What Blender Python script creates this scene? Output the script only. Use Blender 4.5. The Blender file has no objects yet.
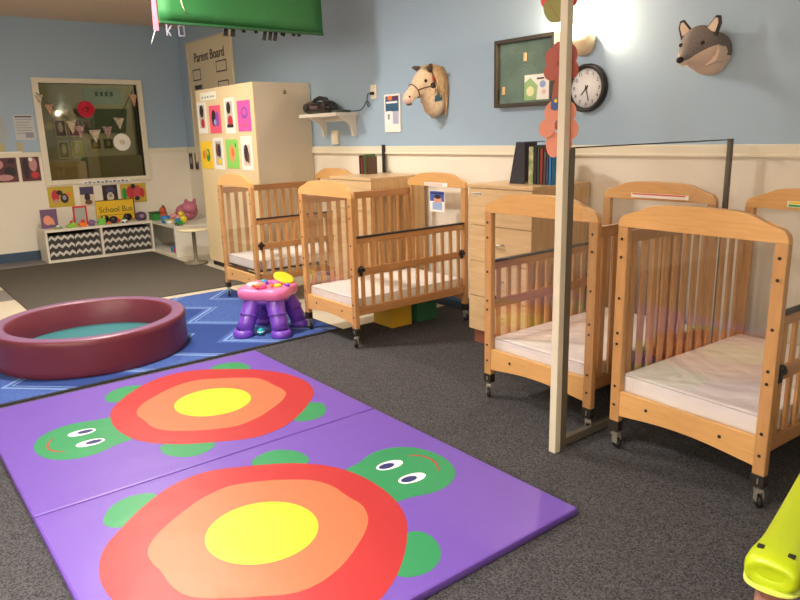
import bpy, bmesh, math, random
from mathutils import Vector, Matrix, Quaternion
random.seed(7)
S = bpy.context.scene
COL = bpy.data.collections.new('playroom'); S.collection.children.link(COL)
PI = math.pi

# ------------------------------------------------------------------ materials
def lin(c):
    return tuple(((v/255)/12.92 if v/255 <= .04045 else ((v/255+.055)/1.055)**2.4) for v in c)+(1,)
MATS = {}
def mat(name, rgb, rough=.5, metal=0, bump=None, noise=None, spec=.5, emit=None, coat=0, sheen=0):
    if name in MATS: return MATS[name]
    m = bpy.data.materials.new(name); m.use_nodes = True; MATS[name] = m
    nt = m.node_tree; b = nt.nodes['Principled BSDF']
    b.inputs['Base Color'].default_value = lin(rgb); b.inputs['Roughness'].default_value = rough
    b.inputs['Metallic'].default_value = metal; b.inputs['Specular IOR Level'].default_value = spec
    b.inputs['Coat Weight'].default_value = coat; b.inputs['Sheen Weight'].default_value = sheen
    if emit: b.inputs['Emission Color'].default_value = lin(rgb); b.inputs['Emission Strength'].default_value = emit
    tc = nt.nodes.new('ShaderNodeTexCoord')
    if noise:                       # (scale, rgb2, detail)
        n = nt.nodes.new('ShaderNodeTexNoise'); n.inputs['Scale'].default_value = noise[0]; n.inputs['Detail'].default_value = noise[2]
        r = nt.nodes.new('ShaderNodeValToRGB'); r.color_ramp.elements[0].color = lin(rgb); r.color_ramp.elements[1].color = lin(noise[1])
        r.color_ramp.elements[0].position = .36; r.color_ramp.elements[1].position = .64
        nt.links.new(tc.outputs['Object'], n.inputs['Vector']); nt.links.new(n.outputs['Fac'], r.inputs['Fac']); nt.links.new(r.outputs['Color'], b.inputs['Base Color'])
    if bump:                        # (scale, strength, distance)
        n2 = nt.nodes.new('ShaderNodeTexNoise'); n2.inputs['Scale'].default_value = bump[0]; n2.inputs['Detail'].default_value = 4
        bp = nt.nodes.new('ShaderNodeBump'); bp.inputs['Strength'].default_value = bump[1]; bp.inputs['Distance'].default_value = bump[2]
        nt.links.new(tc.outputs['Object'], n2.inputs['Vector']); nt.links.new(n2.outputs['Fac'], bp.inputs['Height']); nt.links.new(bp.outputs['Normal'], b.inputs['Normal'])
    return m
def wood(name, a, c, axis='X', scale=6, rough=.38, coat=.15):
    if name in MATS: return MATS[name]
    m = bpy.data.materials.new(name); m.use_nodes = True; MATS[name] = m
    nt = m.node_tree; b = nt.nodes['Principled BSDF']; b.inputs['Roughness'].default_value = rough; b.inputs['Coat Weight'].default_value = coat
    tc = nt.nodes.new('ShaderNodeTexCoord'); mp = nt.nodes.new('ShaderNodeMapping')
    mp.inputs['Scale'].default_value = {'X': (1.2, 14, 14), 'Y': (14, 1.2, 14), 'Z': (14, 14, 1.2)}[axis]
    n = nt.nodes.new('ShaderNodeTexNoise'); n.inputs['Scale'].default_value = scale; n.inputs['Detail'].default_value = 5; n.inputs['Distortion'].default_value = .6
    r = nt.nodes.new('ShaderNodeValToRGB'); r.color_ramp.elements[0].color = lin(a); r.color_ramp.elements[1].color = lin(c)
    r.color_ramp.elements[0].position = .3; r.color_ramp.elements[1].position = .7
    nt.links.new(tc.outputs['Object'], mp.inputs['Vector']); nt.links.new(mp.outputs['Vector'], n.inputs['Vector'])
    nt.links.new(n.outputs['Fac'], r.inputs['Fac']); nt.links.new(r.outputs['Color'], b.inputs['Base Color'])
    return m
def clear(name, tint=(255,255,255), mx=.04, rough=.03):
    m = bpy.data.materials.new(name); m.use_nodes = True; MATS[name] = m
    nt = m.node_tree; nt.nodes.clear()
    o = nt.nodes.new('ShaderNodeOutputMaterial'); t = nt.nodes.new('ShaderNodeBsdfTransparent'); t.inputs[0].default_value = lin(tint)
    g = nt.nodes.new('ShaderNodeBsdfGlossy'); g.inputs['Roughness'].default_value = rough
    f = nt.nodes.new('ShaderNodeLayerWeight'); f.inputs['Blend'].default_value = .5
    p = nt.nodes.new('ShaderNodeMath'); p.operation = 'POWER'; p.inputs[1].default_value = 4.5
    q = nt.nodes.new('ShaderNodeMath'); q.operation = 'MULTIPLY'; q.inputs[1].default_value = .9
    a = nt.nodes.new('ShaderNodeMath'); a.operation = 'ADD'; a.inputs[1].default_value = mx; a.use_clamp = True
    nt.links.new(f.outputs['Facing'], p.inputs[0]); nt.links.new(p.outputs[0], q.inputs[0])
    x = nt.nodes.new('ShaderNodeMixShader')
    nt.links.new(q.outputs[0], a.inputs[0]); nt.links.new(a.outputs[0], x.inputs[0]); nt.links.new(t.outputs[0], x.inputs[1]); nt.links.new(g.outputs[0], x.inputs[2]); nt.links.new(x.outputs[0], o.inputs[0])
    return m

BLUE = mat('wall_blue', (158,182,204), .36, bump=(60,.12,.002))
CREAM = mat('wainscot_cream', (236,230,216), .5, bump=(60,.1,.002))
TRIM = mat('trim_cream', (228,222,202), .4)
CEIL = mat('ceiling_paint', (226,206,184), .8, bump=(30,.3,.004))
BASEB = mat('baseboard_navy', (62,84,108), .5)
CARPET = mat('carpet_charcoal', (54,54,58), .95, bump=(260,.9,.012), noise=(150,(102,101,103),3), spec=.15)
VINYL = mat('vinyl_cream', (205,196,176), .35, bump=(9,.05,.002))
VINYLG = mat('vinyl_grey', (112,108,108), .35)
BACKRUG = mat('back_rug_grey', (86,82,76), .95, bump=(200,.6,.01), noise=(110,(98,93,86),3), spec=.1)
RUGB = mat('rug_blue', (62,86,150), .92, bump=(220,.5,.006), noise=(40,(72,98,164),3), spec=.15)
RUGD = mat('rug_deep_blue', (48,70,132), .92, bump=(220,.5,.006), spec=.15)
RUGL = mat('rug_light_blue', (120,150,200), .92, bump=(220,.5,.006), spec=.15)
RUGK = mat('rug_black_edge', (20,20,22), .9)
PURP = mat('mat_purple_vinyl', (104,74,168), .42, bump=(5,.35,.012))
PURPD = mat('mat_purple_side', (74,44,122), .5)
GRN = mat('turtle_green', (40,134,84), .42, bump=(5,.35,.012))
RED = mat('turtle_red', (170,38,42), .42, bump=(5,.35,.012))
ORG = mat('turtle_orange', (216,104,68), .42, bump=(5,.35,.012))
YEL = mat('turtle_yellow', (232,200,40), .42, bump=(5,.35,.012))
WHT = mat('white_print', (245,245,248), .5)
NAVY = mat('navy_print', (34,42,100), .5)
MAROON = mat('maroon_line', (170,50,50), .5)
WX = wood('maple_x', (206,158,98), (218,170,110), 'X'); WY = wood('maple_y_shaded', (164,116,72), (180,132,84), 'Y'); WZ = wood('maple_z_shaded', (180,134,84), (194,148,96), 'Z')  # rail and post tones darkened: side shade put into the wood colour
LAM = wood('birch_laminate', (196,164,120), (212,184,142), 'X', 3, .4)
LAMD = wood('birch_laminate_side', (196,162,116), (214,184,140), 'Z', 3, .4)
DARK = mat('dark_plastic', (26,25,26), .45)
BLACKW = mat('black_rubber', (18,18,18), .6)
STEEL = mat('steel', (200,196,186), .3, .75)
DARKSTEEL = mat('dark_steel', (70,66,62), .45, .7)
BRASS = mat('caster_brass', (150,120,70), .35, .85)
MATT = mat('mattress_vinyl', (232,228,226), .5, bump=(9,.6,.02))
PIPE = mat('mattress_piping', (198,192,192), .5)
ACR = clear('clear_acrylic'); GLASS = clear('window_glass', (214,218,206), .05)
LAMW = mat('white_laminate', (228,224,212), .45)
TAN = mat('cabinet_side_tan', (212,200,178), .5)
CABF = mat('cabinet_front_cream', (228,208,168), .5)
PAPER = mat('paper_white', (240,238,232), .7)
PAPERC = mat('paper_cream', (218,206,178), .7)
GREENP = mat('green_sheet', (28,96,44), .65, bump=(4,.3,.02))
GREEND = mat('green_sheet_hem', (22,76,38), .6)
PINKP = mat('pink_sheet', (236,110,128), .6)
SLATE = mat('chalkboard_green', (88,114,104), .6, noise=(7,(104,130,118),4))
FRAMED = mat('dark_frame', (62,54,42), .5)
POSTW = mat('post_cream', (212,206,186), .45)
POSTD = mat('post_grey_brown', (96,90,78), .5)
ORGP = mat('paper_orange', (206,134,110), .7); RUSTP = mat('paper_rust', (164,84,72), .7); OLIVEP = mat('paper_olive', (138,138,76), .7); BLUEP = mat('paper_blue', (60,90,150), .7); REDP = mat('paper_red', (214,76,70), .7)
VPURP = mat('toy_purple', (118,70,196), .3, coat=.3); VPINK = mat('toy_pink', (226,118,176), .3, coat=.3); TYEL = mat('toy_yellow', (222,206,44), .35)
TLIME = mat('toy_lime', (178,200,22), .35, coat=.2); TTEAL = mat('toy_teal', (20,170,180), .35); TORG = mat('toy_orange', (236,120,50), .4); TRED = mat('toy_red', (205,44,48), .4)
TGREEN = mat('toy_green', (48,150,70), .4); TBLUE = mat('toy_blue', (50,130,200), .4); TWHITE = mat('toy_white', (238,238,230), .4); TBROWN = mat('toy_brown', (136,84,64), .5)
PITM = mat('pit_maroon_vinyl', (106,44,58), .36, bump=(6,.15,.006)); PITT = mat('pit_mauve_vinyl', (120,84,116), .36, bump=(6,.15,.006)); TEALV = mat('pit_teal_vinyl', (52,126,134), .45, bump=(6,.2,.008))

# ------------------------------------------------------------------ mesh builder
class MB:
    def __init__(s): s.bm = bmesh.new(); s.mi = 0; s.T = Matrix()
    def _v(s, p): return s.bm.verts.new(s.T @ Vector(p))
    def f(s, vs, smooth=False):
        try: fc = s.bm.faces.new(vs)
        except ValueError: return None
        fc.material_index = s.mi; fc.smooth = smooth; return fc
    def box(s, x0, x1, y0, y1, z0, z1, bevel=0):
        v = [s._v((x, y, z)) for z in (z0, z1) for y in (y0, y1) for x in (x0, x1)]
        fs = [s.f([v[i] for i in q]) for q in ((0,2,3,1),(4,5,7,6),(0,1,5,4),(2,6,7,3),(0,4,6,2),(1,3,7,5))]
        if bevel:
            es = list({e for fc in fs for e in fc.edges})
            bmesh.ops.bevel(s.bm, geom=es, offset=bevel, segments=2, affect='EDGES', profile=.6, clamp_overlap=True, material=-1)
        return s
    def prism(s, pts, a, b, axis='z', bevel=0):
        def P(u, v, w): return {'z': (u, v, w), 'y': (u, w, v), 'x': (w, u, v)}[axis]
        lo = [s._v(P(u, v, a)) for u, v in pts]; hi = [s._v(P(u, v, b)) for u, v in pts]
        n = len(pts); fs = [s.f(lo[::-1]), s.f(hi)] + [s.f([lo[i], lo[(i+1) % n], hi[(i+1) % n], hi[i]]) for i in range(n)]
        if bevel:
            es = list({e for fc in fs[:2] if fc for e in fc.edges})
            bmesh.ops.bevel(s.bm, geom=es, offset=bevel, segments=2, affect='EDGES', profile=.6, clamp_overlap=True, material=-1)
        return s
    def tube(s, pts, r, n=10, caps=True, closed=False):
        pts = [Vector(p) for p in pts]; rr = r if isinstance(r, (list, tuple)) else [r]*len(pts)
        rings = []; up = None; N = len(pts)
        for i, p in enumerate(pts):
            if closed: t = (pts[(i+1) % N]-pts[i-1]).normalized()
            else: t = (pts[min(i+1, N-1)]-pts[max(i-1, 0)]).normalized()
            if up is None: up = Vector((0,0,1)) if abs(t.z) < .9 else Vector((1,0,0))
            a = (up-t*up.dot(t)).normalized(); up = a; b = t.cross(a)
            rings.append([s._v(p+(a*math.cos(2*PI*k/n)+b*math.sin(2*PI*k/n))*rr[i]) for k in range(n)])
        for i in range(N if closed else N-1):
            A, B = rings[i], rings[(i+1) % N]
            for k in range(n): s.f([A[k], A[(k+1) % n], B[(k+1) % n], B[k]], True)
        if caps and not closed: s.f(rings[0][::-1]); s.f(rings[-1])
        return s
    def lathe(s, prof, c=(0,0,0), n=32, axis='z', sx=1, sy=1):
        rings = []
        for r, h in prof:
            ring = []
            for k in range(n):
                a = 2*PI*k/n; u, v = r*math.cos(a)*sx, r*math.sin(a)*sy
                p = {'z': (u, v, h), 'y': (u, h, v), 'x': (h, u, v)}[axis]
                ring.append(s._v((c[0]+p[0], c[1]+p[1], c[2]+p[2])))
            rings.append(ring)
        for A, B in zip(rings, rings[1:]):
            for k in range(n): s.f([A[k], A[(k+1) % n], B[(k+1) % n], B[k]], True)
        if prof[0][0] > 1e-6: s.f(rings[0][::-1])
        if prof[-1][0] > 1e-6: s.f(rings[-1])
        return s
    def ball(s, c, r, n=20, m=12, sq=(1,1,1)):
        prof = [(math.sin(PI*i/m), -math.cos(PI*i/m)) for i in range(m+1)]
        T = s.T; s.T = T @ Matrix.Translation(c) @ Matrix.Diagonal((r*sq[0], r*sq[1], r*sq[2], 1))
        prof[0] = (1e-4, -1); prof[-1] = (1e-4, 1); s.lathe(prof, n=n); s.T = T; return s
    def loft(s, rings, closed_caps=True, fn=None):
        R = [[s._v(p) for p in r] for r in rings]; n = len(R[0])
        for i, (A, B) in enumerate(zip(R, R[1:])):
            for k in range(n):
                if fn: s.mi = fn(i, k)
                s.f([A[k], A[(k+1) % n], B[(k+1) % n], B[k]], True)
        if closed_caps: s.f(R[0][::-1]); s.f(R[-1])
        return s
    def build(s, name, mats, parent=None, fix=True):
        if fix:
            bmesh.ops.recalc_face_normals(s.bm, faces=s.bm.faces)
        me = bpy.data.meshes.new(name); s.bm.to_mesh(me); s.bm.free()
        for m in (mats if isinstance(mats, (list, tuple)) else [mats]): me.materials.append(m)
        o = bpy.data.objects.new(name, me); COL.objects.link(o)
        if parent: o.parent = parent
        return o
def tag(o, label=None, cat=None, group=None, kind=None):
    if label: o['label'] = label
    if cat: o['category'] = cat
    if group: o['group'] = group
    if kind: o['kind'] = kind
    return o
def thing(name, label, cat, loc=(0,0,0), rz=0, group=None):
    o = bpy.data.objects.new(name, None); COL.objects.link(o); o.location = loc; o.rotation_euler = (0,0,rz); o.empty_display_size = .1
    return tag(o, label, cat, group)
def struct(name, mb, m): return tag(mb.build(name, m), kind='structure')
def copy_tree(o, parent=None):
    c = o.copy(); COL.objects.link(c)
    if parent: c.parent = parent
    for ch in list(o.children): copy_tree(ch, c)
    return c
def smooth_closed(pts, k=3):
    for _ in range(k):
        q = []
        for i in range(len(pts)):
            a, b = pts[i], pts[(i+1) % len(pts)]
            q += [(a[0]*.75+b[0]*.25, a[1]*.75+b[1]*.25), (a[0]*.25+b[0]*.75, a[1]*.25+b[1]*.75)]
        pts = q
    return pts
def ell(cx, cy, rx, ry, n=24, rot=0):
    c, s_ = math.cos(rot), math.sin(rot)
    return [(cx+rx*math.cos(t)*c-ry*math.sin(t)*s_, cy+rx*math.cos(t)*s_+ry*math.sin(t)*c) for t in [2*PI*i/n for i in range(n)]]
def text(name, body, size, M, m, parent, depth=.001, width=None, tagd=None):
    cu = bpy.data.curves.new(name, 'FONT'); cu.body = body; cu.size = size; cu.extrude = depth; cu.align_x = 'CENTER'; cu.align_y = 'CENTER'
    tmp = bpy.data.objects.new(name+'_t', cu); COL.objects.link(tmp); bpy.context.view_layer.update()
    me = bpy.data.meshes.new_from_object(tmp.evaluated_get(bpy.context.evaluated_depsgraph_get()))
    bpy.data.objects.remove(tmp)
    sx = 1
    if width:
        xs = [v.co.x for v in me.vertices]; sx = width/(max(xs)-min(xs))
    me.transform(M @ Matrix.Diagonal((sx,1,1,1))); me.materials.clear(); me.materials.append(m)
    o = bpy.data.objects.new(name, me); COL.objects.link(o); o.parent = parent
    return o
# a picture plane: local (u, v) on a wall, depth outwards
def frame_A(x, z, y=3.868): return Matrix(((1,0,0,x),(0,0,-1,y),(0,1,0,z),(0,0,0,1)))          # faces -y
def frame_B(y, z, x=-9.798): return Matrix(((0,0,1,x),(1,0,0,y),(0,1,0,z),(0,0,0,1)))          # faces +x
def frame_Cneg(y, z, x): return frame_B(y, z, x)

# a flat print: base sheet plus printed blobs (surface pattern in the sheet's own mesh)
def sheet(name, label, cat, M, w, h, base, blobs=(), th=.004, group=None, rot=0, parent=None, border=None):
    mats = [base]; idx = {base.name: 0}
    mb = MB(); mb.T = M @ Matrix.Rotation(rot, 4, 'Z')
    mb.box(-w/2, w/2, -h/2, h/2, 0, th)
    def mi(m):
        if m.name not in idx: idx[m.name] = len(mats); mats.append(m)
        return idx[m.name]
    z = th
    if border:
        mb.mi = mi(border[1]); b = border[0]; z2 = z+.0006; mb.box(-w/2+b, w/2-b, -h/2+b, h/2-b, z, z2); z = z2
    for k, B in enumerate(blobs):
        z2 = z+.0005+.0004*k; mb.mi = mi(B[-1])
        if B[0] == 'r': mb.box(B[1]*w, B[2]*w, B[3]*h, B[4]*h, z-.0004, z2)
        elif B[0] == 'e': mb.prism(ell(B[1]*w, B[2]*h, B[3]*w, B[4]*h, 14), z-.0004, z2)
        elif B[0] == 'p': mb.prism([(u*w, v*h) for u, v in B[1]], z-.0004, z2)
    o = mb.build(name, mats, parent)
    if not parent: tag(o, label, cat, group)
    return o

# ------------------------------------------------------------------ room shell
XB, YA, H = -9.8, 3.87, 2.94
RX = 2.6; YN = -3.2; RAILZ = 1.347; RB = 1.29
mb = MB(); mb.box(XB-.1, RX, YN, YA+.1, -.1, 0)
mb.mi = 1
for x0, x1, y0, y1 in ((-7.95,-7.36,.35,1.059),(-8.9,-8.34,.35,1.02),(-7.0,-6.4,-.3,.3),(-8.3,-7.95,-.3,.35),(-9.8,-9.26,-.3,3.0),(-7.9,-7.35,-.9,-.3)):
    mb.box(x0, x1, y0, y1, -.002, .0015)
struct('floor', mb, [VINYL, VINYLG])
mb = MB(); mb.box(-4.3, RX, YN, YA, .0, .004); struct('floor_carpet', mb, CARPET)
mb = MB(); mb.box(XB-.1, RX, YN, YA+.1, H, H+.1); struct('ceiling', mb, CEIL)
# wall_right (long wall with the clock): blue above, cream wainscot below
mb = MB(); mb.box(XB-.1, RX, YA, YA+.1, RAILZ-.02, H); mb.mi = 1; mb.box(XB-.1, RX, YA, YA+.1, 0, RAILZ-.02); struct('wall_right', mb, [BLUE, CREAM])
# wall_left with the window opening
wy0, wy1, wz0, wz1 = 2.03, 3.235, .985, 2.185
mb = MB()
for y0, y1, z0, z1 in ((YN,wy0,RAILZ-.02,H),(wy1,YA,RAILZ-.02,H),(wy0,wy1,wz1,H)): mb.box(XB-.1, XB, y0, y1, z0, z1)
mb.mi = 1
for y0, y1, z0, z1 in ((YN,wy0,0,RAILZ-.02),(wy1,YA,0,RAILZ-.02),(wy0,wy1,0,wz0)): mb.box(XB-.1, XB, y0, y1, z0, z1)
struct('wall_left', mb, [BLUE, CREAM])
mb = MB(); mb.box(XB-.1, RX, YN-.1, YN, 0, H); struct('wall_front', mb, CREAM)
mb = MB(); mb.box(RX, RX+.1, YN, YA, 0, H); struct('wall_back', mb, CREAM)
mb = MB(); mb.box(XB, RX, YA-.022, YA, RB, RAILZ, .004); mb.box(XB, RX, YA-.03, YA, RB-.012, RB+.004, .003); struct('trim_1', mb, TRIM)
mb = MB(); mb.box(XB, XB+.022, YN, wy0-.08, RB, RAILZ, .004); mb.box(XB, XB+.022, wy1+.07, YA-.024, RB, RAILZ, .004); struct('trim_2', mb, TRIM)
mb = MB(); mb.box(XB, XB+.012, YN, YA-.014, 0, .115, .003); struct('baseboard_left', mb, BASEB)
mb = MB(); mb.box(XB, RX, YA-.012, YA, 0, .115, .003); struct('baseboard_right', mb, BASEB)
# window: frame and pane, and the dim room behind it
fr = thing('window_1', None, None, (XB, 0, 0)); fr['kind'] = 'structure'
mb = MB()
for y0, y1, z0, z1 in ((wy0-.075,wy0,wz0-.06,wz1+.06),(wy1,wy1+.07,wz0-.06,wz1+.06),(wy0,wy1,wz1,wz1+.06),(wy0,wy1,wz0-.06,wz0)): mb.box(-.09, .028, y0, y1, z0, z1, .004)
mb.build('window_frame', TRIM, fr)
mb = MB(); mb.box(-.045, -.039, wy0, wy1, wz0, wz1); mb.build('window_pane', GLASS, fr)
NX = XB-.1
DIMW = mat('next_room_wall', (176,170,146), .8); DIMG = mat('next_room_green', (70,88,66), .7); DIMC = mat('next_room_tan', (180,156,112), .8)
mb = MB(); d = 2.4
mb.box(NX-d-.05, NX-d, .6, 4.8, 0, H); mb.box(NX-d, NX, .55, .6, 0, H); mb.box(NX-d, NX, 4.8, 4.85, 0, H)
struct('wall_beyond', mb, DIMW)
mb = MB(); mb.box(NX-d-.05, NX, .55, 4.85, -.1, 0); struct('floor_beyond', mb, DIMC)
mb = MB(); mb.box(NX-d-.05, NX, .55, 4.85, H, H+.1); struct('ceiling_beyond', mb, CEIL)
xx = NX-d+.002
tag(MB().prism([(3.12,1.60),(3.80,1.60),(3.86,1.98),(3.02,1.98)], xx, xx+.03, 'x').build('green_reflection_board', DIMG), 'dark green board standing for the green reflection in the window', 'board')  # solid green board stands in for a reflection in the pane
tag(MB().box(xx, xx+.5, 2.2, 2.98, 0, 1.16, .01).box(xx+.5, xx+.505, 2.6, 2.605, .05, 1.12).build('storage_cupboard', DIMC), 'tan cupboard in the next room behind the window glass', 'cupboard')
tag(MB().box(xx, xx+.35, 3.05, 4.2, 0, 1.22, .01).build('low_cupboard', mat('next_room_olive', (122,114,86), .7)), 'olive low cupboard in the next room behind the window glass', 'cupboard')
for k, (yy, zz, w_, h_, mm) in enumerate(((2.79,1.68,.17,.28,mat('print_plum',(110,70,88),.7)),(2.99,1.68,.17,.28,mat('print_mauve',(150,90,110),.7)),(2.80,1.34,.17,.28,OLIVEP),(3.0,1.34,.17,.28,mat('print_limegreen',(190,190,90),.7)))):
    sheet('paper_picture', ['plum drawing behind the window glass, upper left of four','mauve drawing behind the window glass, upper right of four','olive drawing behind the window glass, lower left of four','lime drawing behind the window glass, lower right of four'][k], 'picture', frame_B(yy, zz, xx+.004), w_, h_, PAPERC, [('r',-.42,.42,-.42,.42,mm),('e',0,.05,.2,.28,PAPERC)], group='drawings beyond the window')
for k, (yy, zz, lab) in enumerate(((3.30,1.42,'left dark framed picture in a row behind the window glass'),(3.50,1.42,'middle dark framed picture in a row behind the window glass'),(3.70,1.42,'right dark framed picture in a row behind the window glass'))):
    sheet('framed_picture', lab, 'picture', frame_B(yy, zz, xx+.004), .14, .15, mat('print_dimbrown',(74,66,52),.7), [('e',0,0,.25,.3,OLIVEP)], group='dark pictures beyond the window')
tag(MB().box(xx, xx+.25, 3.98, 4.2, 1.22, 2.2, .01).box(xx+.25, xx+.255, 4.0, 4.18, 1.30, 1.55).box(xx+.25, xx+.255, 4.0, 4.18, 1.65, 1.9).build('tall_shelf', FRAMED), 'tall dark shelf at right behind the window glass', 'shelf')
sheet('wall_poster', 'pale poster with dark writing on the far wall behind the window glass', 'poster', frame_B(3.5, 2.18, xx+.004), .6, .24, mat('next_poster', (150,170,160), .7), [('r',-.2+.13*i,-.12+.13*i,.0,.3,DIMG) for i in range(4)])

# ------------------------------------------------------------------ rugs
mb = MB(); mb.prism([(-9.25,1.06),(-6.42,1.06),(-6.42,3.13),(-7.8,3.13),(-7.8,3.03),(-9.25,3.03)], .0015, .010)
tag(mb.build('area_rug', BACKRUG), 'plain grey-brown low rug lying in front of the white shelf', 'rug')
rx0, rx1, ry0, ry1 = -6.28, -4.3, -.6, 2.78
mb = MB(); mb.box(rx0, rx1-.03, ry0, ry1-.02, .0015, .008); mb.mi = 3; mb.box(rx1-.03, rx1+.004, ry0, ry1, .0015, .010); mb.box(rx0, rx1-.03, ry1-.02, ry1, .0015, .009)
def tri(x):
    t = ((x+5.31)/.68) % 1.0; return .34*(1-abs(2*t-1))
def zig(off, w, mi_, z):
    mb.mi = mi_; xs = sorted(set([rx0+.005, rx1-.032]+[-5.31+.34*k for k in range(-4, 4) if rx0 < -5.31+.34*k < rx1-.03]))
    for a, b in zip(xs, xs[1:]):
        ya, yb = off+tri(a), off+tri(b)
        if max(ya, yb)+w > ry1-.03 or min(ya, yb) < ry0:
            # clip by subdividing
            n = 12
            for i in range(n):
                p, q = a+(b-a)*i/n, a+(b-a)*(i+1)/n; yp, yq = off+tri(p+1e-6), off+tri(q-1e-6)
                top = ry1-.03
                if min(yp, yq) >= top or min(yp, yq) < ry0: continue
                mb.prism([(p,yp),(q,yq),(q,min(yq+w,top)),(p,min(yp+w,top))], .0075, z)
            continue
        mb.prism([(a,ya),(b,yb),(b,yb+w),(a,ya+w)], .0075, z)
for k in range(-3, 6):
    y0 = 1.95+.48*k
    if k % 2: zig(y0+.05, .38, 1, .0083)
    zig(y0, .03, 2, .0088); zig(y0+.06, .014, 2, .0088)
tag(mb.build('play_rug', [RUGB, RUGD, RUGL, RUGK]), 'blue rug with light zigzag lines and black edge under the ring and toy table', 'rug')

# ------------------------------------------------------------------ turtle mat
RO = [(0,.395),(14,.384),(27,.370),(40,.375),(55,.393),(68,.407),(80,.392),(90,.376),(103,.392),(116,.405),(126,.393),(140,.380),(152,.380),(165,.402),(178,.405),(192,.39),(205,.378),(221,.377),(233,.388),(244,.398),(257,.400),(270,.378),(286,.398),(301,.405),(315,.390),(325,.386),(338,.390),(352,.402)]
RR = [(0,.590),(12,.585),(24,.560),(36,.545),(48,.542),(60,.560),(72,.562),(85,.560),(100,.552),(112,.545),(125,.545),(140,.545),(152,.560),(165,.600),(177,.612),(188,.608),(200,.580),(212,.555),(225,.540),(240,.540),(255,.530),(270,.528),(285,.535),(300,.545),(315,.542),(328,.540),(342,.550),(352,.578)]
def polar(tab, k=1): return smooth_closed([(r*k*math.cos(math.radians(a)), r*k*math.sin(math.radians(a))) for a, r in tab], 1)
HEAD = smooth_closed([(-.165,-.47),(-.165,-.56),(-.205,-.655),(-.20,-.755),(-.145,-.845),(-.06,-.89),(.04,-.905),(.145,-.88),(.215,-.825),(.25,-.75),(.25,-.665),(.205,-.575),(.2,-.47)], 3)
FEET = [[(-.35,-.40),(-.385,-.452),(-.48,-.448),(-.565,-.385),(-.592,-.29),(-.54,-.2),(-.42,-.25)],
        [(-.545,.20),(-.592,.28),(-.58,.375),(-.51,.432),(-.36,.425),(-.35,.3)],
        [(.36,.39),(.41,.44),(.47,.44),(.56,.385),(.598,.30),(.55,.19),(.4,.25)],
        [(.355,-.40),(.38,-.438),(.475,-.445),(.56,-.393),(.592,-.31),(.53,-.195),(.4,-.25)]]
TZ = .036
tm = thing('folding_play_mat', 'purple folding floor mat printed with two turtles', 'mat', (-2.80, 1.17, .004))
def panel(x0, x1, y0, y1, tc, sg):
    mb = MB(); mb.box(x0, x1, y0, y1, 0, TZ-.004, .009)
    for fc in mb.bm.faces:
        if abs(fc.normal.z) < .3: pass
    z = TZ-.004
    def put(pts, mi, k): mb.mi = mi; mb.prism([(tc[0]+sg*a, tc[1]+sg*b) for a, b in pts], z-.002, z+.0004*k)
    for F in FEET: put(smooth_closed(F, 3), 1, 1)
    put(HEAD, 1, 1.2); put(polar(RR), 2, 2); put(polar(RO), 3, 3); put(ell(0,0,.208,.205,48), 4, 4)
    for cx in (.103, -.053): put(ell(cx,-.672,.036,.065,24,-.12), 5, 3); put(ell(cx+.001,-.656,.0225,.038,20,-.1), 6, 4)
    arc = [(.121,-.788),(.100,-.822),(.062,-.842),(.02,-.846),(-.03,-.832),(-.075,-.800)]
    out = []; inn = []
    for i, (a, b) in enumerate(arc):
        t = Vector(arc[min(i+1,5)])-Vector(arc[max(i-1,0)]); n = Vector((-t.y, t.x)).normalized()*(.0045 if 0 < i < 5 else .003)
        out.append((a+n.x, b+n.y)); inn.append((a-n.x, b-n.y))
    put(out+inn[::-1], 7, 3)
    return mb.build('mat_panel', [PURP, GRN, RED, ORG, YEL, WHT, NAVY, MAROON], tm)
ox, oy = -2.80, 1.17
panel(-4.185-ox, -2.803-ox, .345-oy, 1.992-oy, (-3.473-ox, 1.378-oy), 1)
panel(-2.797-ox, -1.474-ox, .345-oy, 1.992-oy, (-2.126-ox, .985-oy), -1)
MB().box(-.004, .004, .347-oy, 1.990-oy, .0, .024).build('hinge', PURPD, tm)

# ------------------------------------------------------------------ ball pit ring
pt = thing('soft_play_ring', 'round maroon vinyl padded ring pit with teal floor on the blue rug', 'play pit', (-5.067, 1.183, .009))
prof = [(.54,.0),(.625,.0),(.633,.012),(.633,.225),(.622,.240)]
mb = MB(); P = [(.540,.004),(.625,.0),(.634,.012),(.634,.232),(.626,.243)]
top = [(.626,.243),(.612,.247),(.56,.247),(.546,.243)]; inn = [(.546,.243),(.538,.232),(.538,.004)]
mb.lathe([(.538,.0),(.628,.0),(.634,.01)]+[(.634,.05*i) for i in range(1,5)]+[(.634,.232),(.626,.243)], n=96); 
mb.lathe(inn, n=96); bmesh.ops.delete(mb.bm, geom=[f for f in mb.bm.faces if len(f.verts) > 4], context='FACES')
mb.mi = 1; mb.lathe(top, n=96); bmesh.ops.delete(mb.bm, geom=[f for f in mb.bm.faces if len(f.verts) > 4], context='FACES')
bmesh.ops.remove_doubles(mb.bm, verts=mb.bm.verts, dist=1e-5)
mb.build('padded_wall', [PITM, PITT], pt)
MB().lathe([(.536,.0),(.536,.05),(.53,.055),(.001,.052)], n=96).build('padded_floor', TEALV, pt)

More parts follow.
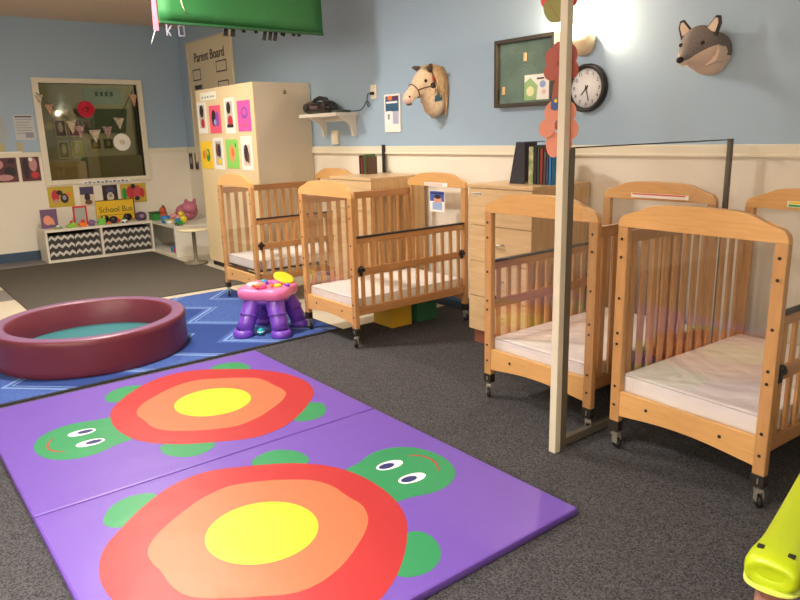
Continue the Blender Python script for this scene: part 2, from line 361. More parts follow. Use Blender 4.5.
# ------------------------------------------------------------------ cribs
def head_outline(x0, x1):
    L = [(x0,1.032),(x0+.001,1.048),(x0+.008,1.066),(x0+.020,1.079),(x0+.038,1.087),(x0+.066,1.091),(x0+.09,1.099),(x0+.115,1.115),(x0+.15,1.128),(x0+.19,1.134)]
    Rr = [(x0+x1-a, b) for a, b in L]
    n = 8; mid = [(x0+.19+(x1-x0-.38)*i/n, 1.134+.006*math.sin(PI*i/n)) for i in range(1, n)]
    return L+mid+Rr[::-1]
def make_crib(label, loc, W=.68, L=1.07, gate=1, up=0):
    t = thing('baby_crib', label, 'crib', loc, 0, 'wooden baby cribs along the wall')
    x0, x1 = -W/2, W/2
    for ye, sgn in ((0, -1), (L-.034, 1)):
        MB().prism(head_outline(x0, x1), ye-.001, ye+.033, 'y', .004).build('headboard', WX, t)
        for xs in (x0, x1-.049):
            p = MB().box(xs, xs+.049, ye, ye+.034, .105, 1.033, .006).build('post', WZ, t)
            mb = MB()
            for zz in (.98,.90,.715,.555,.505,.305,.215):
                yy = ye-.0015 if sgn < 0 else ye+.0355
                mb.lathe([(.0001,yy-.001*-sgn),(.0065,yy-.001*-sgn),(.0065,yy-.003*-sgn)], c=(xs+.0245,0,zz), n=10, axis='y')
            mb.build('screw', DARK, p)
        n = 10; lo = [(x0+.047+(W-.094)*i/n, .163+.026*math.sin(PI*i/n)) for i in range(n+1)]
        r = MB().prism(lo+[(x1-.047,.283),(x0+.047,.283)], ye+.004, ye+.03, 'y', .003).build('end_rail', WX, t)
        mb = MB()
        for dx in (-.17, .17):
            yy = ye+.0025 if sgn < 0 else ye+.0315
            mb.lathe([(.0001,yy),(.0075,yy),(.0075,yy-.002*-sgn)], c=(dx,0,.235), n=10, axis='y')
        mb.build('screw', DARK, r)
        MB().box(x0+.044, x1-.044, ye+.014, ye+.019, .278, 1.036).build('clear_panel', ACR, t)
    # fixed high side and folding low side
    for side in (-1, 1):
        xc = side*(W/2-.022); a, b = xc-.012, xc+.012; ya, yb = .034, L-.034
        if side != gate:
            mb = MB().box(a, b, ya, yb, .958, 1.012, .004); mb.build('side_rail', WY, t)
            MB().box(a, b, ya, yb, .222, .28, .004).build('side_rail', WY, t)
            for k in range(12):
                yy = ya+.052+(yb-ya-.104)*k/11; MB().box(a+.005, b-.005, yy-.018, yy+.018, .278, .96, .003).build('slat', WZ, t)
        else:
            MB().box(a, b, ya, yb, .722, .762, .004).build('side_rail', WY, t)
            MB().box(a-.004, b+.004, ya+.002, yb, .762, .774, .003).build('teething_rail', DARK, t)
            MB().box(a, b, ya, yb, .505, .555, .004).build('side_rail', WY, t)
            MB().box(a, b, ya, yb, .222, .28, .004).build('side_rail', WY, t)
            for k in range(12):
                yy = ya+.052+(yb-ya-.104)*k/11
                MB().box(a+.005, b-.005, yy-.0145, yy+.0145, .278, .507, .003).build('slat', WZ, t)
                MB().box(a+.005, b-.005, yy-.0145, yy+.0145, .553, .724, .003).build('slat', WZ, t)
            for yy in (ya+.03, yb-.03):
                o = side
                MB().box(xc+o*.01-.012, xc+o*.01+.016, yy-.03, yy+.03, .53, .552, .006).ball((xc+o*.016, yy, .556), .017).box(xc-.006+o*.012, xc+.006+o*.012, yy-.012, yy+.012, .5, .535, .003).build('latch', DARK, t)
    # mattress support
    MB().box(x0+.03, x1-.03, .036, L-.036, .252+up, .262+up, .002).build('mattress_support', DARKSTEEL, t)
    for xs in (x0+.0245, x1-.0245):
        for yy in (.017, L-.017):
            a = random.uniform(-1, 1)
            mb = MB(); mb.T = Matrix.Translation((xs, yy, 0)) @ Matrix.Rotation(a, 4, 'Z')
            mb.box(-.017, .017, -.014, .014, .098, .122, .002).tube([(0,0,.075),(0,0,.10)], .006)
            mb.box(-.014, .022, -.014, .014, .062, .076, .002).box(-.006, .026, -.014, -.011, .026, .066, .001).box(-.006, .026, .011, .014, .026, .066, .001)
            c = mb.build('caster', STEEL, t)
            MB().box(xs-.0262, xs+.0262, yy-.0188, yy+.0188, .086, .136, .002).build('mounting_plate', DARKSTEEL, c)
            mb = MB(); mb.T = Matrix.Translation((xs, yy, 0)) @ Matrix.Rotation(a, 4, 'Z')
            mb.lathe([(.0001,-.009),(.022,-.009),(.025,-.006),(.025,.006),(.022,.009),(.0001,.009)], c=(.014,0,.026), n=20, axis='y'); mb.build('wheel', BLACKW, c)
    return t
ZC = .004
c1 = make_crib('wooden crib beside the tall cabinet, farthest from camera', (-5.665, 2.61, .0105), .67, 1.07, 1, .055)
c2 = make_crib('wooden crib between the two dressers with a picture card on its far end', (-4.147, 2.578, .0092), .688, 1.07, 1)
c3 = make_crib('wooden crib behind the cream post, right of the front dresser', (-2.24, 2.61, ZC), .715, 1.07, -1)
c4 = make_crib('large nearest wooden crib at right, with creased mattress', (-1.402, 2.570, ZC), .718, 1.07, 1)
c4.rotation_euler.z = math.radians(-2.6)
for c, W, dz, th, lab in ((c1,.67,.055,.085,'white vinyl mattress in the crib beside the tall cabinet'),(c2,.688,0,.08,'white vinyl mattress in the crib between the two dressers'),(c3,.715,0,.082,'white vinyl mattress in the crib behind the cream post'),(c4,.718,0,.098,'creased white vinyl mattress in the large nearest crib')):
    t = thing('crib_mattress', lab, 'mattress', (c.location.x, c.location.y, c.location.z+.263+dz), c.rotation_euler.z, 'mattresses in the cribs')
    w, a, b = W/2-.036, .037, 1.033
    MB().box(-w, w, a, b, 0, th, .014).build('mattress_cover', MATT, t)
    q = [(-w+.006,a+.002),(w-.006,a+.002),(w-.002,a+.012),(w-.002,b-.012),(w-.006,b-.002),(-w+.006,b-.002),(-w+.002,b-.012),(-w+.002,a+.012)]
    MB().tube([(u,v,th-.008) for u,v in q], .0035, 6, closed=True).build('piping', PIPE, t)
# card and name strips on the far headboards
PBL = mat('card_blue', (60,90,170), .6); PSKY = mat('card_sky', (150,175,215), .6); PPK = mat('strip_pink', (232,196,190), .6); PGY = mat('print_grey', (150,150,165), .6); PSK = mat('print_skin', (206,150,130), .6); PDK = mat('print_dark', (50,40,46), .6)
yf = c2.location.y+1.07-.036
sheet('name_strip', 'white and pink name strip on the headboard between the dressers', 'label', frame_A(-4.135, 1.058, yf), .27, .028, PAPER, [('r',-.48,.3,-.35,.35,PPK)], .002)
sheet('hanging_card', 'blue and white card hanging on the clear crib end between the dressers', 'card', frame_A(-4.13, .925, yf+.014), .175, .165, PAPER, [('r',-.48,.48,.0,.48,PBL),('r',-.46,.46,.34,.42,NAVY),('e',.05,.05,.26,.24,PSK),('e',.05,.22,.22,.1,PDK),('r',-.3,.35,-.4,-.05,PSKY)], .006)
sheet('name_strip', 'long white name strip with red line on headboard behind the nearest cribs', 'label', frame_A(-2.20, 1.066, yf), .36, .026, PAPER, [('r',-.48,.45,.12,.42,REDP)], .002)
sheet('name_strip', 'coloured name strip on the headboard at the right edge of the photo', 'label', frame_A(-1.33, 1.066, c4.location.y+1.07-.041) @ Matrix.Rotation(math.radians(-2.6), 4, 'Y'), .34, .03, PAPER, [('r',-.48,.45,.05,.42,YEL),('r',-.48,0,-.4,-.05,TGREEN)], .002)

# ------------------------------------------------------------------ dressers
def dresser(x0, x1, label, handles, tagtext):
    t = thing('dresser', label, 'dresser', ((x0+x1)/2, 3.27, .004)); w = (x1-x0)/2; D = .56
    MB().box(-w, w, .018, D, .10, 1.085, .002).build('carcass', LAMD, t)
    MB().box(-w-.004, w+.004, -.004, D, 1.085, 1.11, .003).build('top', LAM, t)
    MB().box(-w+.02, w-.02, .035, D-.03, 0, .10).build('plinth', TBROWN, t)
    for k in range(4):
        z0 = .104+.245*k; d = MB().box(-w+.001, w-.001, 0, .018, z0, z0+.241, .003).build('drawer_front', LAM, t)
        pts = [(-.045,-.001,z0+.13),(-.042,-.018,z0+.13),(-.03,-.026,z0+.13),(.03,-.026,z0+.13),(.042,-.018,z0+.13),(.045,-.001,z0+.13)]
        if handles: MB().tube(pts, .0055, 8).build('handle', STEEL, d)
    sheet('drawer_label', None, None, frame_A(-w+.075, 1.045, -.0002), .09, .016, PAPER, [('r',-.45+.2*i,-.32+.2*i,-.3,.3,PDK) for i in range(5)], .0015, parent=t)
    return t
dresser(-5.12, -4.53, 'pale birch dresser behind the cribs, left of the front one', True, '')
dresser(-3.405, -2.845, 'pale birch four-drawer dresser with books and bookend on top', True, '')

# books on the dressers
def book(x0, x1, y0, y1, z0, z1, cover, label, group, lean=0):
    t = thing('book', label, 'book', ((x0+x1)/2, (y0+y1)/2, z0), 0, group); w = (x1-x0)/2; d = (y1-y0)/2; h = z1-z0
    MB().box(-w, -w+.0025, -d, d, 0, h).box(w-.0025, w, -d, d, 0, h).box(-w, w, -d, -d+.003, 0, h).build('cover', cover, t)
    MB().box(-w+.0025, w-.0025, -d+.003, d-.004, .003, h-.004).build('pages', PAPERC, t)
    t.rotation_euler.y = lean; return t
bc = [DARK, mat('book_red',(140,40,40),.5), mat('book_maroon',(90,34,40),.5), mat('book_green',(60,110,60),.5), mat('book_brown',(84,60,44),.5)]
bl = ['black thin book standing first from the left on the rear dresser','red thin book standing second from the left on the rear dresser','maroon thin book in the middle of the row on rear dresser','green thin book standing fourth from the left on the rear dresser','brown thin book at the right end of the rear dresser row']
for k in range(5): book(-5.098+.024*k, -5.076+.024*k, 3.56, 3.67, 1.114, [1.275,1.262,1.27,1.285,1.268][k], bc[k], bl[k], 'thin books on the rear dresser')
t = thing('bookend', 'dark slanted bookend box standing on the front dresser', 'bookend', (-3.10, 3.52, 1.114))
MB().prism([(-.075,0),(.055,0),(.055,.262),(-.02,.262)], -.1, -.094, 'y').build('side_panel', mat('bookend_dark',(44,44,54),.5), t)
MB().prism([(-.075,0),(-.069,0),(-.014,.262),(-.02,.262)], -.1, .1, 'y').build('slanted_panel', mat('bookend_navy',(36,44,66),.45), t)
MB().box(-.02, .05, -.1, .1, .262, .268).build('top_panel', mat('bookend_slate',(70,88,112),.4), t)
bs = [(.042,.235,mat('book_pattern',(190,184,140),.6,noise=(30,(120,140,90),4)),'pale green patterned book beside the bookend on the front dresser'),
      (.024,.245,mat('book_black',(40,36,34),.5),'black book second from the bookend on the front dresser'),
      (.018,.238,mat('book_forest',(58,74,60),.5),'dark green book in the row on the front dresser'),
      (.026,.225,mat('book_brick',(128,44,34),.5),'brick red book in the row on the front dresser'),
      (.022,.205,mat('book_olive',(76,74,58),.5),'olive brown book near the right of the front dresser row'),
      (.016,.215,mat('book_purple',(84,64,110),.5),'purple book near the blue one on the front dresser'),
      (.02,.185,mat('book_sky',(30,120,180),.5),'bright blue book at the right end of the front dresser row')]
x = -3.03
for w, h_, m_, lab in bs:
    book(x, x+w, 3.44, 3.60, 1.114, 1.114+h_, m_, lab, 'books on the front dresser'); x += w+.003

# storage bins under crib
for y0, y1, m_, lab in ((3.08,3.27,mat('bin_yellow',(214,170,40),.6),'yellow fabric bin on the floor beneath the middle crib'),(3.33,3.53,mat('bin_green',(44,104,70),.6),'green fabric bin on the floor beneath the middle crib')):
    t = thing('storage_bin', lab, 'bin', (-4.17, (y0+y1)/2, .004), 0, 'fabric bins under the crib'); d = (y1-y0)/2
    mb = MB(); mb.box(-.12, .12, -d, d, 0, .006)
    for q in ((-.12,-.113,-d,d),(.113,.12,-d,d),(-.113,.113,-d,-d+.007),(-.113,.113,d-.007,d)): mb.box(*q, .006, .19)
    mb.build('bin_body', m_, t); mb = MB()
    for q in ((-.122,-.111,-d-.002,d+.002),(.111,.122,-d-.002,d+.002),(-.111,.111,-d-.002,-d+.009),(-.111,.111,d-.009,d+.002)): mb.box(*q, .176, .192)
    mb.build('rim', mat('bin_trim_maroon',(96,50,60),.6), t)

# ------------------------------------------------------------------ cream post, dark partition
tag(MB().box(-1.904, -1.867, 2.335, 2.372, .004, H, .003).build('support_post', POSTW), 'cream square post running from carpet to ceiling before the cribs', 'post')
t = thing('clear_partition', 'clear acrylic partition between grey-brown posts, running from cream post to wall', 'partition', (-1.894, 2.40, .004))
MB().box(-.010, .024, -.024, .016, .0, 1.374, .002).build('upright', POSTD, t)
MB().box(-.004, .018, 1.345, 1.375, .0, 1.376, .002).build('upright', POSTD, t)
MB().box(-.010, .020, .016, 1.345, .012, .05, .002).build('bottom_rail', POSTD, t)
MB().box(.004, .010, .016, 1.345, .05, 1.368).build('clear_sheet', ACR, t)
MB().box(.002, .012, .016, 1.345, 1.368, 1.374).build('top_rail', DARKSTEEL, t)
tag(MB().box(-5.125, -5.085, 3.833, 3.846, .004, 1.36, .002).build('upright_bar', DARKSTEEL), 'dark upright bar against the wall behind the rear dresser', 'bar')

# paper flowers on the post
def flower(label, cx, cz, petals, m_, ctr, y=2.375):
    t = thing('paper_flower', label, 'paper flower', (cx, y, cz))
    for k, (dx, dz, rx, rz_, a) in enumerate(petals):
        mb = MB(); mb.prism(ell(dx, dz, rx, rz_, 22, a), .0+k*.0009, .0009+k*.0009, 'y'); mb.build('petal', m_, t)
    MB().prism(ell(0,0,.022,.022), .0009*len(petals), .0009*len(petals)+.001, 'y').build('flower_center', ctr, t)
flower('large orange paper flower behind the post at chair rail height', -1.935, 1.470, [(-.058,-.012,.044,.040,.2),(-.03,.055,.046,.042,.8),(.045,.050,.048,.045,.2),(.062,-.02,.044,.042,0),(.035,-.075,.04,.042,.3),(-.025,-.080,.04,.055,.1)], ORGP, RUSTP)
flower('rust paper flower behind the post beside the chalkboard', -1.925, 1.722, [(-.052,.018,.034,.04,.3),(-.050,-.035,.042,.036,0),(-.015,.04,.04,.04,0),(.042,.022,.036,.044,.2),(.048,-.035,.038,.038,0),(.0,-.07,.036,.044,0)], RUSTP, RUSTP)
flower('red paper flower at the top of the post by the lamp glow', -1.945, 1.975, [(-.05,.0,.046,.042,0),(-.02,.06,.045,.042,0),(.04,.05,.044,.044,0),(.055,-.01,.042,.042,0),(.0,-.05,.03,.03,0)], REDP, YEL)
t = thing('paper_leaf', 'olive green paper leaf on the post below the red flower', 'paper leaf', (-1.965, 2.366, 1.925))
MB().prism(smooth_closed([(-.055,.05),(-.06,0),(-.025,-.045),(.03,-.05),(.06,-.04),(.06,.04)],2), .006, .009, 'y').build('leaf_blade', OLIVEP, t)
MB().tube([(-.03,.005,.03),(.02,.005,-.03)], .0008, 6).build('leaf_vein', RUSTP, t)
t = thing('paper_garland', 'small brown and blue paper scraps taped on the post between flowers', 'paper decoration', (-1.93, 2.374, 1.59))
MB().prism([(-.045,-.055),(.01,-.06),(.02,.06),(-.03,.05)], -.001, .001, 'y').build('paper_strip', mat('paper_brown',(150,84,64),.7), t)
MB().prism(ell(-.02,-.035,.02,.026), -.003, -.001, 'y').build('paper_scrap', BLUEP, t)
MB().prism(ell(-.014,-.022,.008,.008), -.005, -.003, 'y').build('paper_dot', YEL, t)

# ------------------------------------------------------------------ wall sconce, clock, chalkboard
t = thing('wall_sconce', 'cream half-bowl uplight glowing on the blue wall above the clock', 'wall lamp', (-2.955, YA-.001, 1.995))
mb = MB(); n = 24; rings = []
for i in range(9):
    a = i/8*PI/2; r = .085*math.sin(a)+.004; z = -.085*math.cos(a)
    rings.append([(r*math.cos(PI+PI*k/n), .0+r*1.05*math.sin(PI+PI*k/n), z) for k in range(n+1)])
rings += [[(x*1.0, y, .035) for x, y, z in rings[-1]]]
rin = [[(x*.94, y*.94, z*.94+.004) for x, y, z in r] for r in rings][::-1]
mb.loft(rings+rin, True); mb.build('bowl_shade', mat('sconce_cream', (232,214,176), .5), t)
MB().box(-.05, .05, -.012, 0, -.06, .06, .003).build('wall_plate', LAMW, t)
MB().ball((0,-.045,-.0), .022).build('bulb', mat('bulb_warm', (255,226,170), .4, emit=12), t)

t = thing('wall_clock', 'round white clock with black rim on the blue wall under the sconce', 'clock', (-2.906, YA-.001, 1.708))
MB().lathe([(.0001,0),(.148,0),(.152,-.012),(.150,-.040),(.140,-.048),(.126,-.040),(.122,-.022),(.0001,-.022)], n=64, axis='y').build('rim', DARK, t)
MB().lathe([(.0001,-.024),(.124,-.024),(.124,-.021)], n=48, axis='y').build('dial', mat('dial_white',(236,236,238),.5), t)
for k in range(1, 13):
    a = PI/2-k*PI/6; M = Matrix.Translation((.098*math.cos(a), -.0245, .098*math.sin(a))) @ Matrix.Rotation(PI/2, 4, 'X')
    text('numeral', str(k), .032, M, DARK, t, .0004)
mb = MB()
for k in range(60):
    a = k*PI/30; mb.T = Matrix.Rotation(a, 4, 'Y'); mb.box(-.0008 if k % 5 else -.0015, .0008 if k % 5 else .0015, -.0248, -.0242, .114, .121)
mb.build('minute_marks', DARK, t)
def hand(name, ang, ln, w):
    mb = MB(); mb.T = Matrix.Rotation(ang, 4, 'Y'); mb.prism([(-w,-.02),(w,-.02),(w*.8,ln),(-w*.8,ln)], -.031 if ln > .07 else -.028, -.029 if ln > .07 else -.026, 'y'); mb.build(name, DARK, t)
hand('hour_hand', math.radians(7.45*30), .058, .0042); hand('minute_hand', math.radians(27.5*6), .085, .003)
MB().lathe([(.0001,-.033),(.007,-.033),(.007,-.024)], n=16, axis='y').build('hub', DARK, t)

t = thing('chalkboard', 'framed green chalkboard with a map picture clipped on, on the blue wall', 'chalkboard', (-3.425, YA-.001, 1.85))
w, h2 = .275, .232; mb = MB()
for q in ((-w,w,h2-.026,h2),(-w,w,-h2,-h2+.026),(-w,-w+.026,-h2+.026,h2-.026),(w-.026,w,-h2+.026,h2-.026)): mb.box(q[0], q[1], -.06, 0, q[2], q[3], .003)
mb.build('frame', FRAMED, t)
MB().box(-w+.026, w-.026, -.028, 0, -h2+.026, h2-.026).build('slate', SLATE, t)
for dx, dz in ((.0,.10),(-.2,-.115)): MB().box(dx-.010, dx+.010, -.045, -.028, dz-.028, dz+.028, .003).build('clip', LAMD, t)
sheet('map_picture', 'white and green picture sheet clipped at the chalkboard lower corner', 'picture', frame_A(-3.318, 1.742, YA-.032), .22, .17, PAPER, [('p',[(-.5,-.5),(-.5,.2),(-.25,.38),(.05,.05),(0,-.5)],mat('map_green',(150,186,130),.6)),('e',-.25,-.15,.16,.2,mat('map_pale',(222,222,170),.6)),('e',.25,.1,.12,.14,PSKY),('e',.3,-.2,.08,.1,PPK),('r',.02,.3,.3,.36,PDK)], .003)
mb = MB()
for pts in ([(-.14,-.02),(-.10,.03),(-.02,.05),(.06,.035),(.10,-.01)],[(-.14,-.02),(-.08,-.05),(.02,-.045),(.10,-.01)],[(-.06,-.03),(-.05,.02),(.0,.03)],[(-.2,.12),(-.1,.125),(.1,.12)]):
    mb.tube([(a,-.0285,b) for a, b in pts], .0016, 5)
mb.build('chalk_drawing', mat('chalk', (130,150,142), .9), t)

# ------------------------------------------------------------------ wall poster, outlet, shelf, stereo
sheet('safety_poster', 'narrow white poster with dark blue print, on the wall beside the horse head', 'poster', frame_A(-4.983, 1.63), .225, .325, PAPER, [('r',-.42,.42,.05,.45,mat('poster_teal',(48,92,124),.6)),('e',-.12,.4,.18,.06,TORG),('e',.2,.4,.2,.05,mat('poster_plum',(90,40,90),.6)),('r',-.36,.34,.26,.31,WHT),('r',.05,.4,-.28,.05,mat('poster_lilac',(176,178,206),.6)),('r',-.35,-.06,-.28,.06,WHT),('r',-.28,-.14,-.16,-.02,PGY)], .012)
t = thing('wall_outlet', 'cream wall outlet with a black plug, above the white poster', 'outlet', (-5.262, YA-.001, 1.828))
MB().box(-.045, .045, -.008, 0, -.062, .062, .002).build('cover_plate', TRIM, t)
MB().box(-.012, .012, -.010, -.006, -.045, -.018).box(-.012, .012, -.010, -.006, .018, .045).build('sockets', LAMW, t)
t = thing('switch_box', 'cream switch box on the blue wall below the white shelf', 'switch', (-5.91, YA-.001, 1.428))
MB().box(-.055, .055, -.03, 0, -.062, .075, .003).build('box_body', TRIM, t); MB().box(-.01, .01, -.035, -.03, -.02, .02).build('toggle', LAMW, t)

t = thing('wall_shelf', 'white bracketed shelf holding the black stereo on the blue wall', 'shelf', (-5.82, YA, 1.66))
MB().box(-.37, .30, -.255, 0, -.032, 0, .003).build('shelf_board', LAMW, t)
for x in (-.27, .25):
    pr_ = [(0,-.032),(-.19,-.032),(-.185,-.05),(-.14,-.062),(-.09,-.09),(-.062,-.13),(-.05,-.18),(-.045,-.215),(0,-.215)]
    MB().prism(pr_, x-.014, x+.014, 'x', .002).build('bracket', LAMW, t)
MB().box(-.27, .25, -.02, 0, -.075, -.032, .002).build('back_rail', LAMW, t)
t = thing('portable_stereo', 'black rounded portable stereo with carry handle on the white shelf', 'stereo', (-5.975, 3.735, 1.661), .12)
def ringE(x, ry, rz, zc, n=20): return [(x, ry*math.cos(2*PI*k/n), zc+rz*math.sin(2*PI*k/n)) for k in range(n)]
MB().loft([ringE(-.20,.035,.03,.055), ringE(-.195,.06,.052,.057), ringE(-.15,.078,.062,.063), ringE(-.05,.075,.056,.06), ringE(.05,.075,.056,.06), ringE(.15,.078,.062,.063), ringE(.195,.06,.052,.057), ringE(.20,.035,.03,.055)]).build('body', mat('stereo_black',(28,24,26),.25,coat=.5), t)
MB().tube([(-.11,.0,.105),(-.07,.0,.135),(0,.0,.15),(.09,.0,.135),(.16,.0,.08)], .021, 12).build('carry_handle', DARK, t)
for x in (-.135, .135): MB().lathe([(.0001,-.086),(.02,-.088),(.036,-.083),(.04,-.07)], c=(x,0,.062), n=24, axis='y').build('speaker', mat('speaker_mesh',(58,52,54),.4,.4), t)
MB().box(-.05, .05, -.084, -.06, .045, .075, .004).build('control_panel', mat('stereo_panel',(110,84,92),.3), t)
t = thing('flat_device', 'small flat dark grey device on the shelf beside the stereo', 'device', (-5.62, 3.74, 1.661))
MB().box(-.085, .085, -.055, .055, 0, .022, .006).build('case', mat('device_grey',(70,78,72),.4), t); MB().box(-.05, .03, -.045, .045, .022, .026, .001).build('screen', DARK, t)
pts = [(-5.54,3.78,1.672),(-5.50,3.80,1.67),(-5.44,3.84,1.675),(-5.40,3.845,1.70),(-5.36,3.85,1.75),(-5.33,3.85,1.745),(-5.31,3.85,1.715),(-5.335,3.852,1.70),(-5.355,3.853,1.725),(-5.35,3.853,1.78),(-5.33,3.85,1.815),(-5.30,3.848,1.818),(-5.268,3.846,1.815)]
cm = MB().tube(pts, .004, 8).build('power_cord', DARK); tag(cm, 'black power cord looping from the shelf to the wall outlet', 'cord')
MB().box(-5.285, -5.245, 3.838, 3.859, 1.802, 1.828, .004).build('plug', DARK, cm)

# ------------------------------------------------------------------ horse head and wolf head
def loft_head(mb, secs, n=28, fn=None, pw=1.0):
    """secs: (y, xc, zc, rx, rz_up, rz_dn)"""
    rings = []
    for y, xc, zc, rx, ru, rd in secs:
        ring = []
        for k in range(n):
            a = 2*PI*k/n; c, s_ = math.cos(a), math.sin(a)
            ring.append((xc+rx*c, y, zc+(ru if s_ > 0 else rd)*s_))
        rings.append(ring)
    mb.loft(rings, True, fn); return mb
def interp(secs, m=4):
    out = []
    N = len(secs)
    for i in range(N-1):
        p0, p1, p2, p3 = secs[max(i-1,0)], secs[i], secs[i+1], secs[min(i+2,N-1)]
        for j in range(m):
            t = j/m
            out.append(tuple(.5*((2*b)+(-a+c)*t+(2*a-5*b+4*c-d)*t*t+(-a+3*b-3*c+d)*t**3) for a, b, c, d in zip(p0, p1, p2, p3)))
    out.append(secs[-1]); return out
WG = mat('felt_grey', (112,105,102), .95, bump=(180,.5,.004), noise=(120,(128,120,116),3)); WC = mat('felt_cream', (226,202,182), .95, bump=(180,.5,.004)); WD = mat('felt_dark', (62,58,58), .95)
# wolf: snout points into the room (-y)
t = thing('wolf_head', 'grey and cream stuffed wolf head mounted high on the blue wall', 'wall toy', (-2.085, YA-.002, 1.855), 0)
secs = interp([(-.002,0,-.01,.112,.108,.122),(-.06,0,-.008,.110,.106,.120),(-.12,0,.008,.108,.112,.112),(-.17,0,.006,.100,.108,.094),(-.215,0,-.014,.073,.076,.066),(-.255,0,-.038,.046,.050,.045),(-.285,0,-.058,.031,.034,.031),(-.312,0,-.068,.022,.022,.021),(-.325,0,-.070,.012,.012,.012)], 4)
n = 28
def wf(i, k):
    a = 2*PI*(k+.5)/n; s_ = math.sin(a); c = math.cos(a); y = secs[i][0]
    lim = -.05 if y > -.13 else (.05 if y > -.2 else .0)
    if y > -.07: lim = -.45+.25*abs(c)
    return 1 if s_ < lim else 0
mb = MB(); loft_head(mb, secs, n, wf); mb.build('head', [WG, WC], t)
MB().ball((0,-.326,-.064), .020, sq=(1,.9,.85)).build('nose', BLACKW, t)
for s_ in (-1, 1):
    MB().ball((s_*.062,-.222,.022), .0105).build('eye', mat('eye_brown',(50,26,22),.2), t)
    e = thing_ear = MB().prism([(s_*.030,.088),(s_*.100,.055),(s_*.120,.118),(s_*.113,.155),(s_*.092,.160)], -.160, -.145, 'y', .003).build('ear', WD, t)
    MB().prism([(s_*.046,.096),(s_*.092,.075),(s_*.107,.118),(s_*.104,.142),(s_*.091,.147)], -.165, -.1595, 'y', .001).build('inner_ear', WC, e)
    MB().prism([(s_*.02,-.06),(s_*.075,-.035),(s_*.10,-.05),(s_*.105,.015),(s_*.120,-.02),(s_*.105,-.07),(s_*.05,-.09)], -.15, -.06, 'y', .004).build('cheek_fur', WC, t)

HC = mat('horse_cream', (222,204,178), .95, bump=(160,.5,.004), noise=(60,(208,186,158),3)); HM = mat('horse_mane', (212,186,148), .95, bump=(200,.8,.01), noise=(80,(180,150,112),4)); HP = mat('horse_muzzle_pink', (226,190,176), .9)
t = thing('horse_head', 'cream stuffed horse head with bridle and pale mane on the blue wall', 'wall toy', (-4.37, YA-.002, 1.79))
t.scale = (1.12, 1.08, 1.10)
# neck rises from wall then head dips forward: loft along a curved path
def path_loft(mb, secs, n=24, fn=None):
    rings = []
    P = [Vector(s[0]) for s in secs]
    for i, (p, rx, rz) in enumerate(secs):
        tng = (P[min(i+1,len(P)-1)]-P[max(i-1,0)]).normalized(); side = Vector((1,0,0)); up = side.cross(tng).normalized()
        rings.append([Vector(p)+side*rx*math.cos(2*PI*k/n)+up*rz*math.sin(2*PI*k/n) for k in range(n)])
    mb.loft(rings, True, fn)
mb = MB()
path_loft(mb, [((0,0,-.095),.085,.12),((0,-.03,-.08),.085,.125),((0,-.07,-.02),.075,.112),((0,-.11,.02),.068,.098),((0,-.15,.045),.056,.07),((0,-.165,.05),.03,.04)])
path_loft(mb, [((0,-.085,.095),.035,.05),((0,-.105,.085),.058,.078),((0,-.14,.062),.062,.088),((0,-.18,.035),.055,.078),((0,-.22,.005),.044,.06),((0,-.262,-.03),.038,.046),((0,-.295,-.055),.038,.042),((0,-.318,-.072),.03,.034),((0,-.328,-.08),.015,.018)])
mb.build('head', HC, t)
MB().ball((0,-.303,-.064), .043, sq=(.98,.8,.95)).build('muzzle', HP, t)
MB().ball((.0,-.292,-.103), .017, sq=(1.3,1.5,.6)).build('lower_lip', mat('horse_lip',(110,90,90),.8), t)
for s_ in (-1, 1):
    MB().ball((s_*.032,-.315,-.055), .0085).build('nostril', BLACKW, t)
    MB().ball((s_*.053,-.178,.055), .0125).build('eye', mat('eye_black',(40,30,30),.15), t)
    mb = MB(); mb.tube([(s_*.036,-.125,.125),(s_*.066,-.145,.148),(s_*.092,-.16,.158),(s_*.108,-.17,.160)], [.020,.020,.013,.002], 10); mb.build('ear', mat('horse_ear',(84,68,56),.9), t)
    MB().lathe([(.0001,0),(.022,0),(.024,.004),(.016,.012),(.0001,.014)], c=(s_*.058,-.115,.022), n=18, axis='x').build('rosette', DARK, t)
    MB().prism([(-.115,.055),(-.075,.06),(-.07,.10),(-.11,.11),(-.12,.08)], s_*.066, s_*.074, 'x').build('ribbon', TRED, t)
    MB().prism([(-.11,-.09),(-.05,-.08),(-.04,-.05),(-.075,-.03),(-.105,-.05)], s_*.073, s_*.085, 'x').build('blue_ribbon', mat('ribbon_teal',(50,90,110),.7), t)
ST = mat('bridle_strap', (92,64,52), .6)
mb = MB()
def hoop(c, tng, rx, rz, m=20):
    tng = Vector(tng).normalized(); side = Vector((1,0,0)); up = side.cross(tng).normalized()
    return [Vector(c)+side*rx*math.cos(2*PI*k/m)+up*rz*math.sin(2*PI*k/m) for k in range(m)]
mb.tube(hoop((0,-.24,-.012),(0,-.8,-.6),.043,.056), .0045, 6, closed=True)
for s_ in (-1, 1):
    mb.tube([(s_*.043,-.238,-.008),(s_*.056,-.18,.01),(s_*.064,-.115,.022)], .0045, 6)
    mb.tube([(s_*.064,-.115,.022),(s_*.068,-.10,.07),(s_*.05,-.11,.125),(s_*.02,-.12,.15),(0,-.12,.152)], .0045, 6)
    mb.tube([(s_*.064,-.115,.022),(s_*.060,-.105,-.03),(s_*.03,-.115,-.062),(0,-.12,-.07)], .0045, 6)
mb.build('bridle', ST, t)
mb = MB(); random.seed(4)
